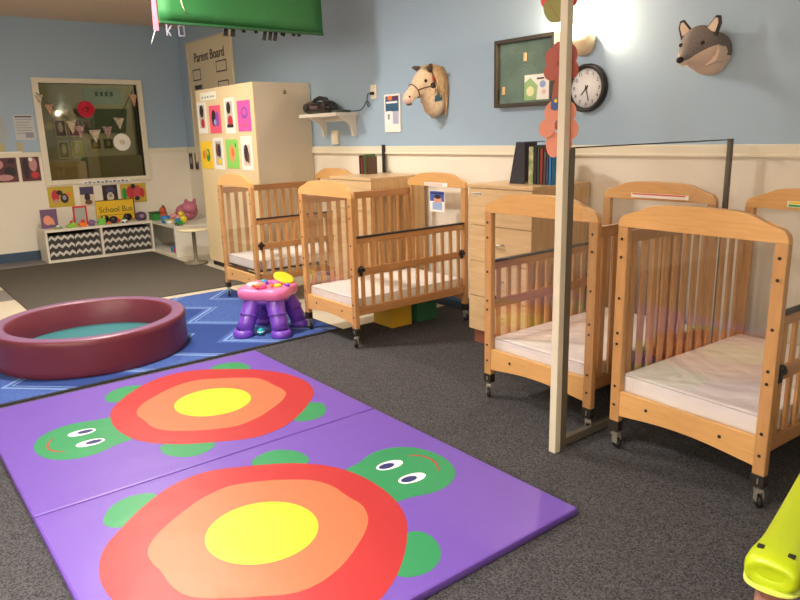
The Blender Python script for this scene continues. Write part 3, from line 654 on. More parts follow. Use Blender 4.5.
for k in range(90):
    u = k/89; s_ = 1 if k % 2 else -1; y0 = -.13+.12*u; z0 = .155-.02*u+random.uniform(-.01,.01); sp = .068+.02*random.random()
    ln = .16+.16*u+random.uniform(-.03,.03)
    pts = [(0,y0,z0),(s_*sp*.55,y0+.01,z0+.004),(s_*sp,y0+.02+random.uniform(-.01,.01),z0-.06),(s_*(sp+.012),min(y0+.03,-.012),z0-ln*.6),(s_*(sp*.9),min(y0+.035+random.uniform(-.02,.01),-.012),z0-ln)]
    mb.tube(pts, [.011,.012,.011,.009,.003], 6)
for k in range(8):
    mb.tube([(random.uniform(-.02,.02),-.10,.16),(random.uniform(-.03,.03),-.15,.155),(random.uniform(-.035,.035),-.185,.115)], [.009,.008,.002], 6)
mb.build('mane', HM, t)

# ------------------------------------------------------------------ tall cabinet with cards
t = thing('tall_cabinet', 'tall cream storage cabinet with cards taped on its front', 'cabinet', (-7.065, 3.215, .0015))
MB().box(-.705, .705, .02, .648, .06, 1.98, .006).build('carcass', TAN, t)
MB().box(-.705, .705, -.0, .02, .06, 1.98, .004).build('door', CABF, t)
MB().box(-.68, .68, .03, .6, 0, .06).build('plinth', BLACKW, t)
MB().prism([(.33,1.865),(.37,1.87),(.36,1.905),(.345,1.91)], .705, .712, 'x').tube([(.712,.35,1.872),(.730,.35,1.868),(.735,.35,1.885)], .004, 6).build('hook', mat('hook_tan',(130,116,98),.5), t)
fy = 3.2145
def cab(name, label, cat, x, z, w, h_, base, blobs, rot=0, group='cards on the tall cabinet', **k): sheet(name, label, cat, frame_A(x, z, fy), w, h_, base, blobs, .003, group, rot, **k)
SKN = PSK; CRED = mat('print_red',(196,54,64),.6); CPK = mat('card_hotpink',(236,96,130),.6); CMG = mat('card_magenta',(214,92,178),.6); CYL = mat('card_yellow',(244,208,52),.6); CGN = mat('card_green',(146,214,104),.6); CVI = mat('print_violet',(150,80,180),.6); CBR = mat('print_brown',(110,74,60),.6)
cab('photo_card', 'tall white photo card at the top left of the cabinet door', 'card', -7.627, 1.683, .24, .34, PAPER, [('r',-.3,.32,-.33,.4,mat('photo_grey',(196,188,180),.6)),('e',0,.2,.22,.2,PDK),('e',.05,-.18,.2,.15,CRED)])
cab('child_artwork', 'hot pink card with dark paint marks, second in the upper row', 'artwork', -7.283, 1.655, .29, .29, CPK, [('e',-.1,.05,.2,.3,PDK),('e',.2,.0,.16,.28,CVI),('e',.0,-.1,.12,.1,PSKY)])
cab('photo_card', 'tall white photo card third in the upper row on cabinet door', 'card', -6.915, 1.68, .24, .36, PAPER, [('r',-.3,.32,-.33,.4,mat('photo_grey',(196,188,180),.6)),('e',-.05,.22,.2,.17,PDK),('e',.05,-.15,.25,.16,CRED),('r',-.3,.32,-.33,-.24,PDK)])
cab('child_artwork', 'magenta card with purple scribble at the upper right of cabinet door', 'artwork', -6.582, 1.667, .29, .30, CMG, [('e',.05,.1,.26,.2,CVI),('e',.05,.12,.16,.11,CMG),('e',.0,-.3,.2,.06,CPK)])
cab('child_artwork', 'yellow card with green and orange paint at the lower left of cabinet door', 'artwork', -7.59, 1.275, .30, .30, CYL, [('e',.15,.0,.17,.24,TGREEN),('e',-.22,.02,.13,.17,TORG),('e',.12,.08,.06,.1,CYL)])
cab('photo_card', 'tall white photo card second in the lower row on cabinet door', 'card', -7.262, 1.292, .25, .34, PAPER, [('r',-.32,.32,-.36,.4,mat('photo_grey',(196,188,180),.6)),('e',-.1,.12,.16,.22,CBR),('e',.1,.1,.14,.22,PDK),('e',.08,-.24,.18,.1,CYL)])
cab('child_artwork', 'light green card with orange blot, third in the lower row', 'artwork', -6.92, 1.292, .30, .30, CGN, [('e',0,.02,.24,.3,mat('print_peach',(236,160,110),.6)),('e',.05,.05,.1,.14,TORG),('e',.3,.3,.05,.08,TGREEN)])
cab('photo_card', 'tall white photo card at the lower right of the cabinet door', 'card', -6.578, 1.30, .25, .34, PAPER, [('r',-.32,.32,-.36,.24,mat('photo_cream',(220,200,190),.6)),('e',-.05,.0,.2,.26,PDK),('e',.12,-.12,.1,.18,CBR)])
tl = sheet('cabinet_label', 'small white paper label at the top of the cabinet door', 'label', frame_A(-7.43, 1.905, fy), .42, .085, mat('label_white',(244,246,232),.6), [('e',-.34,-.12,.05,.12,PGY),('e',-.16,-.12,.05,.12,PGY),('r',-.05,.06,-.2,0,PGY),('e',.2,-.08,.06,.1,PGY),('r',.3,.42,-.16,-.02,PGY)], .002)
# parent board on wall behind cabinet
t = thing('parent_board', 'tall cream notice board headed Parent Board, behind the tall cabinet', 'notice board', (-8.77, YA-.003, 2.05))
BRD = mat('board_cream',(226,214,184),.6)
MB().box(-.66, .66, -.015, 0, -.9, .64, .003).build('board', BRD, t); MB().box(.66, .69, -.03, 0, -.9, .655, .003).box(-.69, -.66, -.03, 0, -.9, .655, .003).box(-.66, .66, -.03, 0, .64, .655, .003).build('border', PAPERC, t)
text('lettering', 'Parent Board', .17, Matrix.Translation((.0,-.017,.44)) @ Matrix.Rotation(PI/2, 4, 'X'), DARK, t, .002, .92)
k = 0
for x, z, w, h_, lab in ((-.42,.17,.30,.17,'small outlined notice at left below the Parent Board heading'),(.36,.22,.36,.16,'outlined notice at upper right of the parent board'),(-.40,-.07,.30,.26,'notice with dark header at lower left of the parent board'),(.0,-.09,.24,.16,'small outlined notice in the middle of the parent board'),(.38,-.08,.36,.30,'large lined notice at the right of the parent board')):
    sheet('notice', lab, 'notice', frame_A(-8.77+x, 2.05+z+.06, YA-.019), w*.85, h_*.85, PDK, [('r',.08,.12,-.1,.1,PGY)] if k != 2 else [('r',-.4,.4,.25,.45,PDK),('e',-.2,-.1,.15,.25,CBR),('e',.2,-.1,.15,.25,PGY)], .002, 'notices on the parent board', border=(.014, BRD)); k += 1
for x, lab in ((-9.70,'small framed dark photo low on the wall, nearer the corner'),(-9.50,'small framed dark photo low on the wall, next to the cabinet')):
    sheet('small_photo', lab, 'photo', frame_A(x, 1.15), .15, .26, PAPERC, [('r',-.4,.4,-.42,.42,PDK),('e',0,.05,.24,.2,PGY)], .004, 'small framed photos by the corner')

# ------------------------------------------------------------------ left wall: papers, photos, bunting
def B_(name, label, cat, y0, y1, z1, z0, base, blobs, group=None, **k): sheet(name, label, cat, frame_B((y0+y1)/2, (z0+z1)/2), y1-y0, z1-z0, base, blobs, .003, group, **k)
B_('notice', 'white printed notice pinned on the blue wall left of the window', 'notice', 1.70, 1.925, 1.80, 1.50, mat('notice_pale',(196,200,200),.7), [('r',-.42,.42,.4,.45,PDK)]+[('r',-.42,.4-.1*(i%3),.3-.11*i,.33-.11*i,PGY) for i in range(6)]+[('r',.0,.4,-.42,-.2,PGY)])
B_('notice', 'blank pale notice at the left edge of the photo', 'notice', 1.42, 1.61, 1.78, 1.50, mat('notice_greyblue',(170,178,182),.7), [])
for y0, y1, lab in ((1.50,1.565,'yellowish tag on the blue wall at the photo left edge'),(1.695,1.76,'yellowish tag on the blue wall under the printed notice')):
    B_('paper_tag', lab, 'tag', y0, y1, 1.47, 1.365, mat('tag_buff',(186,176,132),.7), [], 'tags above the photo collage')
B_('caption_strip', 'white caption strip above the two dark photo collages', 'label', 1.47, 1.745, 1.362, 1.312, PAPER, [('r',-.4+.14*i,-.32+.14*i,-.25,.2,PDK) for i in range(6)])
PM = mat('collage_maroon',(92,50,58),.6); PL = mat('collage_pink',(190,140,140),.6)
B_('photo_collage', 'dark red photo collage at the left edge under the caption', 'photo', 1.36, 1.672, 1.31, .985, PAPERC, [('r',-.46,.47,-.47,.47,PM),('e',-.2,.2,.2,.18,PL),('e',.2,-.1,.22,.2,PDK),('e',.0,-.3,.3,.12,PL),('e',.28,.3,.12,.1,PDK)], 'photo collages left of the window')
B_('photo_collage', 'dark red photo collage next to the window frame', 'photo', 1.695, 1.925, 1.31, .985, PAPERC, [('r',-.46,.47,-.47,.47,PM),('e',.15,.15,.2,.26,PL),('e',-.22,.0,.14,.4,PDK),('e',.2,-.25,.2,.13,CRED),('e',.05,.35,.1,.08,PAPER)], 'photo collages left of the window')
sheet('caption_strip', 'white handwritten caption strip along the bottom of the window frame', 'label', frame_B(2.70, .935, XB+.0285), .62, .05, PAPER, [('r',-.46+.085*i,-.40+.085*i,-.3,.1+.2*(i%2),PGY) for i in range(11)], .002)
GY = mat('card_mustard',(196,170,60),.6)
B_('picture_card', 'yellow picture card with red figure, leftmost under the window', 'picture', 1.965, 2.275, .905, .64, GY, [('e',-.22,.05,.15,.3,CRED),('e',-.05,.2,.12,.12,PDK),('e',.12,-.08,.16,.24,PDK),('e',.12,-.05,.08,.12,PGY),('e',-.2,-.2,.1,.1,PL),('e',.3,.1,.08,.12,TORG)], 'picture cards under the window')
B_('picture_card', 'small picture card with dark violet top, second under the window', 'picture', 2.345, 2.53, .89, .625, PAPERC, [('r',-.46,.46,.08,.46,mat('print_indigo',(74,64,100),.6)),('e',0,-.05,.2,.2,PDK),('e',.05,-.3,.26,.12,CBR)], 'picture cards under the window')
B_('picture_card', 'dark picture card with white figure, third under the window', 'picture', 2.635, 2.83, .885, .63, PDK, [('e',0,.22,.3,.18,mat('print_indigo',(74,64,100),.6)),('e',0,-.12,.24,.24,PAPERC),('e',0,-.05,.12,.1,PGY)], 'picture cards under the window')
B_('picture_card', 'yellow picture card with red group of figures, rightmost under the window', 'picture', 2.87, 3.215, .885, .625, GY, [('e',-.35,.0,.1,.3,TGREEN),('e',-.1,.05,.18,.34,CRED),('e',.15,.08,.16,.32,mat('print_rose',(200,80,90),.6)),('e',.0,.35,.09,.14,PDK),('e',.33,.0,.1,.26,CRED),('e',.12,-.28,.1,.12,PDK)], 'picture cards under the window')
# bunting in the window
def wpt(px, py): return (1.985+(px-38.0)/99.5*1.21+(py-82)*-.0006, 2.19-(py-82)/96*1.2)
cat_pts = [wpt(*p) for p in ((39,92),(48,101),(58.8,110.5),(68,118),(76,123),(85,126.5),(93.3,128),(103,127),(112.4,124),(120,116),(126,106),(133.5,92),(137,88))]
t = thing('bunting', 'string of small spotted triangle flags hung across the window', 'bunting', (XB+.034, 0, 0))
MB().tube([(0,a,b) for a, b in cat_pts], .006, 6).build('string', mat('bunting_string',(70,64,56),.8), t)
fm = [mat('flag_cream',(214,204,178),.8,noise=(60,(170,150,130),1)), mat('flag_spot',(200,170,160),.8,noise=(70,(120,90,90),1)), mat('flag_rust',(196,150,124),.8)]
for i, (px, py, w_, h_) in enumerate(((41,94,.10,.13),(50,103,.10,.13),(70,119,.12,.17),(78,124,.12,.16),(93,128.5,.15,.17),(106,126,.13,.15),(119,117,.14,.15),(136,93,.10,.16))):
    a, b = wpt(px, py); MB().prism([(a-w_/2,b+.008*(1 if i>4 else -1)),(a+w_/2,b),(a+.004,b-h_)], .002, .005, 'x').build('flag', fm[(0,2,0,1,0,1,0,2)[i]], t)
a, b = wpt(85.5, 108); t = thing('paper_rosette', 'red pleated paper rosette hanging in the window', 'paper decoration', (XB+.05, a, b))
def rosette(t, r, m1, m2):
    mb = MB(); n = 32
    prof = [Vector((.012 if k % 2 else 0, r*math.cos(PI*k/n), r*math.sin(PI*k/n))) for k in range(2*n)]
    c = mb._v((.008,0,0)); vs = [mb._v(p) for p in prof]; c2 = mb._v((-.008,0,0))
    for k in range(2*n): mb.f([c, vs[k], vs[(k+1) % (2*n)]]); mb.f([c2, vs[(k+1) % (2*n)], vs[k]])
    mb.build('pleated_disc', m1, t); MB().lathe([(.0001,.016),(r*.3,.014),(r*.3,.008)], n=20, axis='x').build('disc_center', m2, t)
rosette(t, .105, mat('rosette_red',(206,48,70),.7), mat('rosette_dark',(160,30,50),.7))
a, b = wpt(120.5, 142); t = thing('paper_rosette', 'white pleated paper rosette hanging in the window', 'paper decoration', (XB+.05, a, b)); rosette(t, .112, PAPER, PAPERC)

# ------------------------------------------------------------------ low white cube shelf with chevron bins
sx0, sx1, sy0, sy1, sz = -9.70, -9.285, 1.765, 3.085, .41
t = thing('cube_shelf', 'low white shelf with two open bays under the window', 'shelf', (-9.49, 2.425, .0015))
ax, bx, ay, by = sx0+9.49, sx1+9.49, sy0-2.425, sy1-2.425
MB().box(ax, bx, ay, by, sz-.03, sz, .002).build('top', LAMW, t); MB().box(ax, bx, ay, by, .0, .035, .002).build('bottom', LAMW, t)
for y in (ay, -.012, by-.026): MB().box(ax, bx, y, y+.026, .035, sz-.03, .001).build('side_panel', LAMW, t)
MB().box(ax, ax+.008, ay, by, .035, sz-.03).build('back_panel', LAMW, t)
CHD = mat('chevron_charcoal',(64,62,60),.85); CHW = mat('chevron_white',(206,204,198),.85)
bl = ['leftmost chevron fabric bin in the low white shelf','second chevron fabric bin from left in the low shelf','third chevron fabric bin from left in the low shelf','rightmost chevron fabric bin in the low white shelf']
for k, (y0, y1, hh) in enumerate(((1.80,2.097,.30),(2.105,2.40,.30),(2.448,2.745,.31),(2.755,3.045,.305))):
    t = thing('fabric_bin', bl[k], 'bin', (-9.50, (y0+y1)/2, .038), 0, 'chevron bins in the low shelf'); w = (y1-y0)/2
    mb = MB(); mb.box(-.16, .19, -w, w, 0, .006)
    for q in ((.183,.19,-w,w),(-.16,-.153,-w,w),(-.153,.183,-w,-w+.007),(-.153,.183,w-.007,w)): mb.box(*q, .006, hh)
    mb.mi = 1; amp = .035; nz = 4; wv = 2*w/nz; th_ = .038
    for r in range(3):
        zb = .035+r*.098
        for j in range(nz*2):
            a = -w+j*wv/2; b = a+wv/2; za, zc = (zb, zb+amp) if j % 2 == 0 else (zb+amp, zb)
            mb.prism([(a,za),(b,zc),(b,min(zc+th_,hh)),(a,min(za+th_,hh))], .1895, .1915, 'x')
    mb.build('bin_body', [CHD, CHW], t)
# toys and books on the shelf
z0 = sz+.003
def part(mb, n_, m_, t_): return mb.build(n_, m_, t_)
t = thing('board_book', 'purple board book with a peach picture standing on the shelf left end', 'book', (-9.52, 1.885, z0)); 
MB().box(-.01, .01, -.095, .095, 0, .235, .002).build('cover', mat('cover_purple',(110,84,120),.6), t)
mb = MB(); mb.prism(ell(-.02,.10,.05,.06), .01, .0115, 'x').prism([(-.01,.05),(.06,.04),(.04,.13)], .01, .012, 'x'); mb.build('cover_picture', mat('cover_peach',(226,150,120),.6), t)
t = thing('framed_picture', 'red framed small picture standing on the white shelf', 'picture', (-9.55, 2.262, z0))
mb = MB()
for q in ((-.085,.085,.222,.245),(-.085,.085,0,.022),(-.085,-.065,.022,.222),(.065,.085,.022,.222)): mb.box(-.008, .008, *q, .002)
mb.build('frame', TRED, t); MB().box(-.006, .004, -.065, .065, .022, .222).prism(ell(0,.12,.035,.06), .004, .006, 'x').build('picture', [mat('picture_grey',(170,176,170),.6)], t)
t = thing('school_bus_sign', 'yellow cardboard bus lettered School Bus standing on the shelf', 'sign', (-9.56, 2.72, z0))
t.scale = (1,.96,.8)
YB = mat('bus_yellow',(226,186,40),.6)
MB().box(-.012, .012, -.265, .245, .03, .365, .003).build('bus_panel', YB, t)
MB().box(.0125, .016, -.265, .245, .355, .367).box(.0125, .016, .233, .247, .03, .355).box(.0125, .015, -.265, .245, .115, .121).build('outline', mat('bus_outline',(84,70,40),.6), t)
text('lettering', 'School Bus', .13, Matrix(((0,0,1,.0145),(1,0,0,-.01),(0,1,0,.205),(0,0,0,1))), mat('letter_green',(70,80,30),.6), t, .001, .44)
for y in (-.175, .135):
    w_ = MB().lathe([(.0001,.012),(.055,.012),(.06,.016),(.06,.022),(.0001,.024)], c=(0,y,.062), n=28, axis='x').build('wheel', DARK, t)
def shelf_toy(name, label, y, build, x=-9.38, cat='toy', g='toys on the low shelf', z=None):
    t = thing(name, label, cat, (x, y, z0 if z is None else z), 0, g); build(t); t.scale = (.8,.85,.75)
def b1(t): MB().prism([(-.09,0),(.06,0),(.06,.06),(0,.09),(-.09,.03)], -.04, .04, 'x', .008).build('ramp', mat('toy_applegreen',(140,190,60),.4), t); MB().ball((0,-.02,.09), .022).build('knob', TRED, t)
def b2(t): MB().box(-.04,.04,-.05,.05,0,.07,.01).build('block', TORG, t); MB().ball((0,0,.09), .03).build('head', TRED, t)
def b3(t): MB().lathe([(.03,0),(.045,.01),(.045,.07),(.02,.1),(.0001,.102)], n=20).build('cup', mat('toy_lavender',(120,96,150),.4), t); MB().tube([(0,.04,.03),(0,.07,.05),(0,.04,.08)], .006, 8).build('loop', TBLUE, t)
def b4(t): MB().prism([(-.05,0),(.05,0),(.07,.09),(.0,.12),(-.04,.08)], -.035, .035, 'x', .008).build('body', mat('toy_leaf',(110,190,80),.4), t); MB().ball((.0,.05,.12), .02).build('knob', TYEL, t)
def b5(t): MB().ball((0,0,.065), .065).build('ball', mat('toy_black',(44,30,40),.35), t); MB().ball((.02,.05,.05), .035).build('nose', TRED, t); MB().box(-.03,.03,-.11,-.06,0,.03,.006).build('base', TORG, t)
def b6(t): MB().box(-.03,.03,-.045,.045,0,.05,.01).build('car_body', TWHITE, t); MB().box(-.028,.028,-.025,.02,.05,.075,.008).build('cabin', TGREEN, t); [MB().lathe([(.0001,-.004),(.014,-.004),(.014,.004),(.0001,.004)], c=(.031,y,.012), n=14, axis='x').build('wheel', DARK, t) for y in (-.028,.028)]
def b7(t): MB().lathe([(.05,0),(.08,.02),(.085,.08),(.07,.13),(.03,.15)], n=24).build('shell', mat('toy_violet',(80,60,96),.35), t); MB().lathe([(.0001,.088),(.035,.086),(.035,.06)], c=(0,0,.08), n=20, axis='x').build('face', mat('toy_lilac',(150,130,160),.4), t)
shelf_toy('ramp_toy', 'apple green ramp toy with red knob on the low shelf', 2.12, b1)
shelf_toy('block_toy', 'orange block toy with red ball on the low shelf', 2.24, b2)
shelf_toy('cup_toy', 'lavender cup toy with blue loop on the low shelf', 2.345, b3)
shelf_toy('leaf_toy', 'leaf green toy with yellow knob on the low shelf', 2.46, b4)
shelf_toy('ball_toy', 'black and red ball toy in front of the bus sign', 2.62, b5)
shelf_toy('toy_car', 'small white toy car with green cabin before the bus sign', 2.75, b6)
shelf_toy('shaker_toy', 'dark violet round toy at the right end of the low shelf', 2.995, b7, -9.45)
shelf_toy('green_tray', 'small pale green plastic piece before the purple book', 1.94, lambda t: (MB().box(-.04,.03,-.06,.06,0,.03,.008).build('tray', mat('toy_sage',(130,150,110),.5), t), MB().ball((0,0,.04), .02).build('bead', TWHITE, t)), -9.36)

# ------------------------------------------------------------------ corner cabinet with toys
t = thing('corner_unit', 'low white open-front unit in the room corner beside the shelf', 'shelf', (-8.87, 3.40, .0015))
w, d0, d1, hz = .36, -.31, .44, .392
wl = .85
MB().box(-wl, w, d0, d1, hz-.025, hz, .002).build('top', LAMW, t); MB().box(-wl, w, d0, d1, .0, .03, .002).build('bottom', LAMW, t)
MB().box(-wl, -wl+.025, d0, d1, .03, hz-.025, .001).build('side_panel', LAMW, t); MB().box(w-.03, w, d0, d1, .03, hz-.025, .001).build('side_panel', LAMW, t)
MB().box(-wl+.025, w-.03, d1-.01, d1, .03, hz-.025).build('back_panel', LAMW, t)
for x, m_, lab in ((-8.72,TRED,'small red block inside the corner unit'),(-8.62,TYEL,'small yellow block inside the corner unit'),(-8.82,TBLUE,'small blue block inside the corner unit')):
    tag(MB().box(x-.03, x+.03, 3.14, 3.20, .033, .10, .006).lathe([(.02,0),(.02,.012),(.0001,.013)], c=(x,3.17,.10), n=14).build('toy_block', m_), lab, 'block', 'blocks inside the corner unit')
z1 = hz+.003
t = thing('green_basket', 'green lidded plastic box on the corner unit', 'box', (-9.50, 3.24, z1))
MB().box(-.1, .1, -.09, .09, 0, .09, .01).build('box_body', TGREEN, t); MB().box(-.105, .105, -.095, .095, .09, .105, .004).build('lid', GREEND, t)
PK = mat('plush_pink',(206,132,150),.95,bump=(120,.6,.006),noise=(60,(186,104,130),3))
t = thing('plush_toy', 'big pink plush toy lying on the corner unit', 'plush toy', (-9.16, 3.52, z1))
t.scale = (.95,.95,.8)
MB().ball((0,0,.136), .15, sq=(1.3,1,.88)).build('body', PK, t); MB().ball((.16,-.02,.22), .105, sq=(1.1,1,.95)).build('head', PK, t)
for s_ in (-1, 1): MB().ball((.17,.06*s_,.32), .035, sq=(.8,.8,1.3)).build('ear', PK, t)
for x in (-.1, .12): MB().tube([(x,-.08,.10),(x-.02,-.17,.06),(x-.02,-.2,.03)], [.05,.04,.03], 12).build('paw', mat('plush_pale',(224,160,168),.95), t)
OR = mat('plush_orange',(190,88,58),.9)
t = thing('fox_toy', 'small orange and brown animal toy beside the pink plush', 'plush toy', (-9.26, 3.24, z1))
MB().ball((0,0,.06), .06, sq=(1,.9,1)).build('body', OR, t); MB().ball((0,-.01,.145), .045).build('head', OR, t)
for s_ in (-1, 1): MB().lathe([(.02,0),(.0001,.045)], c=(s_*.025,0,.175), n=10).build('ear', CBR, t); MB().ball((s_*.06,-.02,.05), .018).build('paw', CBR, t)
def st(name, label, x, y, fn): t = thing(name, label, 'toy', (x, y, z1), 0, 'toys on the corner unit'); fn(t)
st('blue_cup', 'blue cup in front of the pink plush toy', -9.02, 3.17, lambda t: (MB().lathe([(.045,0),(.06,.09),(.056,.09),(.04,.006),(.0001,.006)], n=24).build('cup_body', TBLUE, t), MB().tube([(.055,0,.07),(.085,0,.05),(.05,0,.02)], .006, 8).build('cup_handle', TBLUE, t)))
st('white_bowl', 'white bowl with yellow rim on the corner unit edge', -8.84, 3.16, lambda t: (MB().lathe([(.03,0),(.065,.05),(.06,.05),(.03,.008),(.0001,.008)], n=24).build('bowl', TWHITE, t), MB().lathe([(.060,.05),(.068,.05),(.068,.056),(.060,.056)], n=24).build('rim', TYEL, t)))
st('yellow_duck', 'yellow duck toy standing near the pink plush', -8.74, 3.30, lambda t: (MB().ball((0,0,.055), .055, sq=(1.1,.9,1)).build('body', TYEL, t), MB().ball((0,-.02,.13), .035).build('head', TYEL, t), MB().lathe([(.014,0),(.0001,-.03)], c=(0,-.052,.128), n=10, axis='y').build('beak', TORG, t)))
st('green_car', 'green toy truck with blue cab at the corner unit right end', -8.62, 3.20, lambda t: (MB().box(-.06,.06,-.03,.03,.012,.05,.006).build('truck_bed', TGREEN, t), MB().box(-.06,-.02,-.03,.03,.05,.085,.006).build('cab', TBLUE, t), [MB().lathe([(.0001,-.005),(.016,-.005),(.016,.005),(.0001,.005)], c=(x,-.034,.016), n=14, axis='y').build('wheel', DARK, t) for x in (-.035,.035)]))
# small round table by cabinet
t = thing('side_stool', 'small cream round stool beside the tall cabinet', 'stool', (-7.92, 3.10, .0105))
MB().lathe([(.0001,.395),(.18,.395),(.19,.402),(.19,.412),(.18,.418),(.0001,.418)], n=40).build('seat', mat('stool_cream',(224,214,182),.45), t)
MB().lathe([(.14,0),(.14,.012),(.03,.03),(.022,.06),(.022,.37),(.06,.395)], n=24).build('pedestal', mat('stool_leg',(120,112,94),.5), t)

# ------------------------------------------------------------------ green hanging sheet with letters
t = thing('hanging_banner', 'large green sheet hanging from the ceiling with dark hem', 'banner', (-5.0, 2.52, 2.236))
n = 14; mb = MB(); f_ = []
for j in range(9):
    z = j/8*.62; mb_r = []
    for i in range(n+1):
        u = i/n; y = -.66+1.325*u; x = .012*math.sin(u*9+z*3)
        mb_r.append((x, y, z+.016))
    f_.append(mb_r)
V = [[mb._v(p) for p in r] for r in f_]; V2 = [[mb._v((p[0]-.012, p[1], p[2])) for p in r] for r in f_]
for j in range(8):
    for i in range(n): mb.f([V[j][i],V[j][i+1],V[j+1][i+1],V[j+1][i]], True); mb.f([V2[j][i],V2[j+1][i],V2[j+1][i+1],V2[j][i+1]], True)
for R in (0, 8):
    for i in range(n): mb.f([V[R][i],V2[R][i],V2[R][i+1],V[R][i+1]])
for C_ in (0, n):
    for j in range(8): mb.f([V[j][C_],V[j+1][C_],V2[j+1][C_],V2[j][C_]])
mb.build('sheet', GREENP, t)
MB().box(-.018, .014, -.662, .667, 0, .018, .004).build('hem', GREEND, t)
for y in (-.6, 0, .6): MB().tube([(0,y,.63),(0,y,.702)], .002, 6).build('hanging_wire', STEEL, t)
MB().tube([(.014,-.50,.17),(.018,-.49,.12),(.016,-.47,.08)], .004, 6).build('string', mat('string_cream',(190,196,140),.8), t)
t = thing('pink_streamer', 'pink paper strip hanging at the left end of the green sheet', 'streamer', (-5.02, 1.84, 2.19))
MB().prism([(-.02,0),(.018,0),(.014,.3),(.01,.74),(-.004,.74),(-.012,.3)], -.0015, .0015, 'x').build('strip', PINKP, t)
MB().tube([(0,-.01,.0),(0,-.03,-.05),(0,-.045,-.09)], .002, 6).build('string', PAPER, t)
# cut-out letters hanging in a row behind the hem
t = thing('letter_cord', 'thin cord behind the green sheet from which the letters hang', 'cord', (-5.22, 2.5, 2.42))
MB().tube([(0,-.62,.0),(0,0,-.0),(0,.70,.0)], .003, 6).build('cord_line', DARK, t)
for y in (-.58, .66): MB().tube([(0,y,0),(0,y,.519)], .002, 6).build('hanging_wire', STEEL, t)
for k, (y, w_, h_, rot, lab) in enumerate(((2.60,.05,.11,0,'black letter strip nearest the Parent Board'),(2.66,.05,.11,0,'second black letter strip hanging over the parent board'),(2.75,.03,.05,0,'small black letter tip beneath the middle of the green sheet'),(2.85,.03,.05,.3,'another small black letter tip beneath the green sheet'),(2.935,.045,.13,-.15,'longest slanted black letter strip under the green sheet'),(2.985,.045,.13,-.15,'second long slanted black letter strip under the green sheet'),(3.03,.045,.13,-.15,'third long slanted black letter strip under the green sheet'),(3.10,.04,.06,-.3,'short slanted black letter strip near the sheet right end'),(3.19,.03,.05,.2,'black letter strip next to the last one at right'),(3.24,.03,.05,.2,'rightmost black letter strip under the green sheet'))):
    mb = MB(); mb.T = Matrix.Translation((-5.22, y-.02-.13, 2.25+.03)) @ Matrix.Rotation(rot, 4, 'X')
    if h_ > .105: mb.prism([(-w_/2,-h_*.6),(w_*.3,-h_*.6),(w_*.6,.14),(w_*.1,.14)], -.003, .003, 'x')
    else: mb.box(-.003, .003, -w_/2, w_/2, -h_*.6, .14)
    tag(mb.build('letter_cutout', DARK), lab, 'letter', 'black cut-out letters behind the green sheet')
for y, lab in ((2.005,'white letter K cut-out at the green sheet left end'),(2.10,'white square cut-out letter near the green sheet left end')):
    mb = MB(); mb.T = Matrix.Translation((-5.22, y, 2.22)); mb.box(-.001,.001,-.001,.001,.05,.199)
    if y < 2.05: mb.box(-.002,.002,-.02,-.010,-.03,.05).prism([(-.010,.005),(.02,.045),(.02,.03),(-.004,0),(.02,-.03),(.008,-.03),(-.010,-.006)], -.002, .002, 'x')
    else: mb.box(-.002,.002,-.025,-.015,-.03,.05).box(-.002,.002,.015,.025,-.03,.05).box(-.002,.002,-.015,.015,.04,.05).box(-.002,.002,-.015,.015,-.03,-.02)
    tag(mb.build('letter_cutout', PGY), lab, 'letter', 'white cut-out letters under the green sheet')

# ------------------------------------------------------------------ toy activity table
t = thing('activity_table', 'pink and purple toy activity table standing on the blue rug', 'toy table', (-4.67, 2.37, .009))
lob = [(.222+.024*math.cos(4*a+.4), a) for a in [2*PI*i/48 for i in range(48)]]
def lobp(k): return [(r*k*math.cos(a), r*k*math.sin(a)) for r, a in lob]
mb = MB(); rings = []
for k, z in ((.76,.262),(.90,.268),(.965,.290),(.965,.325),(.93,.345),(.80,.352)): rings.append([(x, y, z) for x, y in lobp(k)])
mb.loft(rings, True); mb.build('tray', VPINK, t)
MB().lathe([(.15,.225),(.17,.262),(.10,.264)], n=32).build('apron', VPURP, t)
for (fx, fy_) in ((.03,-.245),(.24,-.04),(.05,.235),(-.215,.05)):
    d_ = Vector((fx, fy_)).normalized(); q = lambda r, z: (d_.x*r, d_.y*r, z)
    R_ = math.hypot(fx, fy_)
    l_ = 0
    l = MB().tube([q(.125,.285),q(.145,.24),q(.175,.17),q(.205,.10),q(R_-.008,.04)], [.060,.068,.067,.062,.064], 18).build('leg', VPURP, t)
    mb = MB(); mb.lathe([(.072,0),(.076,.012),(.076,.035),(.062,.055)], c=(d_.x*R_, d_.y*R_, 0), n=24)
    mb.build('foot', VPURP, l)
    for rr_, zz_ in ((.180,.155),):
        c_ = Vector(q(rr_, zz_)); MB().tube([c_+Vector((-.0675*d_.y*math.cos(a)+.05*d_.x*math.sin(a)*0+.0695*math.sin(a)*d_.x, .0675*d_.x*math.cos(a)+.0695*math.sin(a)*d_.y, .02*math.sin(a))) for a in [2*PI*i/20 for i in range(20)]], .006, 6, closed=True).build('ridge', mat('toy_violet_ridge', (104,60,180), .35), l)
mb = MB()
for a, r, z in ((.155+.0,.056,.24),(.175,.056,.19),(.195,.054,.14)): pass
zt = .356
def dd(n_, m_, x, y, r, h_, sq=1): MB().lathe([(r,0),(r,h_*.6),(r*.8,h_),(.0001,h_)], c=(x,y,zt-.004), n=22, sy=sq).build(n_, m_, t)
wheel = MB(); wheel.T = Matrix.Translation((.02,.13,.385)) @ Matrix.Rotation(.45,4,'Y') @ Matrix.Rotation(-.15,4,'X')
wheel.lathe([(.0001,-.012),(.070,-.012),(.082,-.004),(.082,.008),(.070,.014),(.03,.010),(.0001,.012)], n=32).build('steering_disc', TYEL, t)
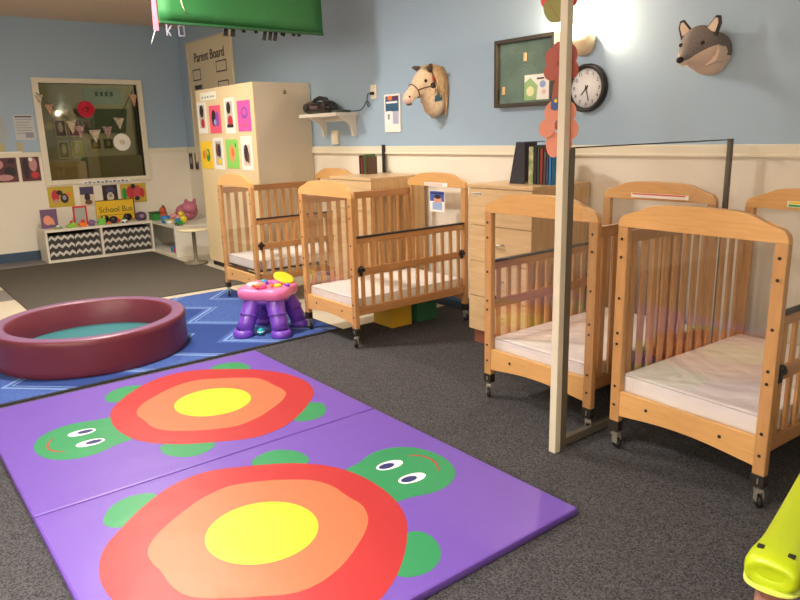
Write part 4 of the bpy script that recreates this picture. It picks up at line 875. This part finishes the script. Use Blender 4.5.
MB().tube([(.01,.13,.346),(.015,.13,.38)], .02, 12).build('disc_stem', VPURP, t)
dd('dial', mat('toy_rose',(206,70,120),.35), .08,-.10,.045,.022); dd('dial', TYEL, .12,.02,.03,.02); dd('dial', mat('toy_coral',(240,140,120),.35), .0,-.06,.04,.02); dd('button', VPURP, .14,.09,.028,.018,.6)
dd('button', TWHITE, -.08,-.08,.05,.012); dd('button', TTEAL, -.10,.02,.025,.02); dd('button', mat('toy_orchid',(220,90,160),.35), .03,.06,.05,.03); dd('button', VPURP, -.03,.0,.022,.022)
for dx, dy in ((.10,-.13),(.06,-.15),(.16,-.05)): MB().ball((dx,dy,zt+.018), .014).build('bead', TORG, t)
t = thing('teal_ball', 'small teal toy ball between the activity table legs', 'toy', (-4.57, 2.235, .0385))
MB().ball((0,0,0), .028).build('ball', TTEAL, t); MB().lathe([(.0285,-.004),(.0295,0),(.0285,.004)], n=24).build('band', TWHITE, t)

# ------------------------------------------------------------------ lime green toy at the lower right corner
t = thing('lime_play_table', 'lime green plastic play table corner on a brown leg, lower right', 'toy table', (-.668, 1.752, .004), .175)
t.scale = (.93,1,.80)
LOC = Vector((-.60,1.60,.004))
def lr(c, w, h_, n=24, p=3.2):
    out = []
    for k in range(n):
        a = 2*PI*k/n; cs, sn = math.cos(a), math.sin(a)
        out.append((c[0]+w*abs(cs)**(2/p)*(1 if cs > 0 else -1), c[1], c[2]+h_*abs(sn)**(2/p)*(1 if sn > 0 else -1)))
    return out
mb = MB()
mb.loft([lr((.015,-.098,.425),.034,.018,24,2.4), lr((.015,-.108,.425),.052,.034,24,2.5), lr((.015,-.104,.425),.063,.046,24,2.7), lr((.015,-.088,.427),.070,.054,24,2.8), lr((.016,-.045,.430),.071,.055,24,2.8), lr((.015,-.005,.434),.063,.052,24,2.8), lr((.012,.05,.438),.056,.048,24,2.8), lr((.010,.12,.442),.054,.045,24,2.8), lr((.006,.3,.446),.053,.044,24,2.8), lr((.0,.5,.446),.053,.044,24,2.8), lr((-.0,.58,.445),.050,.04,24,2.6), lr((-.0,.62,.445),.034,.02,24,2.4)])
mb.build('rail', TLIME, t)
mb = MB(); mb.prism(smooth_closed([(-.062,.0),(-.062,-.06),(-.045,-.112),(.015,-.121),(.075,-.112),(.092,-.06),(.092,.0)],2), .374, .384, 'z', .003); mb.build('lip', mat('toy_lime_pale', (214,232,110), .4), t)
for dx in (-.025, .052): MB().box(dx-.009, dx+.009, -.062, -.046, .478, .4855, .002).build('slot', DARK, t)
MB().lathe([(.052,0),(.052,.02),(.045,.04),(.045,.376)], c=(.017,-.050,0), n=28).build('leg', mat('toy_umber',(140,92,78),.45), t)
MB().lathe([(.052,0),(.052,.02),(.045,.04),(.045,.408)], c=(-.0,.50,0), n=28).build('leg', mat('toy_umber',(140,92,78),.45), t)

# ------------------------------------------------------------------ lights
def area(name, loc, size, power, rgb, rot=(0,0,0), sy=None, spread=None):
    l = bpy.data.lights.new(name, 'AREA'); l.energy = power; l.color = rgb; l.size = size
    if sy: l.shape = 'RECTANGLE'; l.size_y = sy
    if spread: l.spread = spread
    o = bpy.data.objects.new(name, l); COL.objects.link(o); o.location = loc; o.rotation_euler = rot; return o
def point(name, loc, power, rgb, r=.05):
    l = bpy.data.lights.new(name, 'POINT'); l.energy = power; l.color = rgb; l.shadow_soft_size = r
    o = bpy.data.objects.new(name, l); COL.objects.link(o); o.location = loc; return o
WARM = (1,.86,.68); NEU = (1,.93,.85)
area('ceiling_light_key', (-4.55, 1.35, 2.9), .28, 100, NEU, sy=.28, spread=3.1)
area('ceiling_light_near', (-1.6, -.2, 2.9), 1.2, 85, NEU, sy=.6, spread=2.2)
area('ceiling_light_far', (-6.4, 1.8, 2.9), .35, 62, WARM, sy=.35, spread=2.7)
area('ceiling_light_rear', (1.0, -1.8, 2.9), 1.2, 70, NEU, sy=.6, spread=2.2)
for k, x in enumerate((-3.0, -.6, 1.8)):
    l = point('opposite_fill_light', (x, -2.9, 2.2), 85, (1,.9,.76), .12)  # unseen fill added to brighten walls and crib ends
point('sconce_lamp', (-2.955, 3.79, 2.08), 46, (1,.76,.50), .03)
point('next_room_fill_light', (-10.4, 4.2, 2.3), 50, (1,.85,.68), .1)  # unseen fill added to brighten the room behind the pane
w = bpy.data.worlds.new('world'); S.world = w; w.use_nodes = True; w.node_tree.nodes['Background'].inputs[0].default_value = (.5,.5,.5,1); w.node_tree.nodes['Background'].inputs[1].default_value = .10

# ------------------------------------------------------------------ camera
yaw, pitch, roll, f = -9.08247625e-01, 2.36203475e-01, -2.65189636e-02, 689.309
cy, sy_, cp, sp = math.cos(yaw), math.sin(yaw), math.cos(pitch), math.sin(pitch)
F = Vector((sy_*cp, cy*cp, -sp)); r0 = Vector((cy, -sy_, 0)); u0 = r0.cross(F)
rr = r0*math.cos(roll)+u0*math.sin(roll); uu = -r0*math.sin(roll)+u0*math.cos(roll)
cam = bpy.data.cameras.new('camera'); co = bpy.data.objects.new('camera', cam); S.collection.objects.link(co)
cam.sensor_width = 36; cam.lens = f*36/800; cam.clip_start = .05
M = Matrix((rr, uu, -F)).transposed().to_4x4(); M.translation = Vector((0,0,1.45)); co.matrix_world = M
S.camera = co
S.view_settings.view_transform = 'Standard'; S.view_settings.look = 'None'; S.view_settings.gamma = 1; S.view_settings.exposure = 0; S.view_settings.use_curve_mapping = False
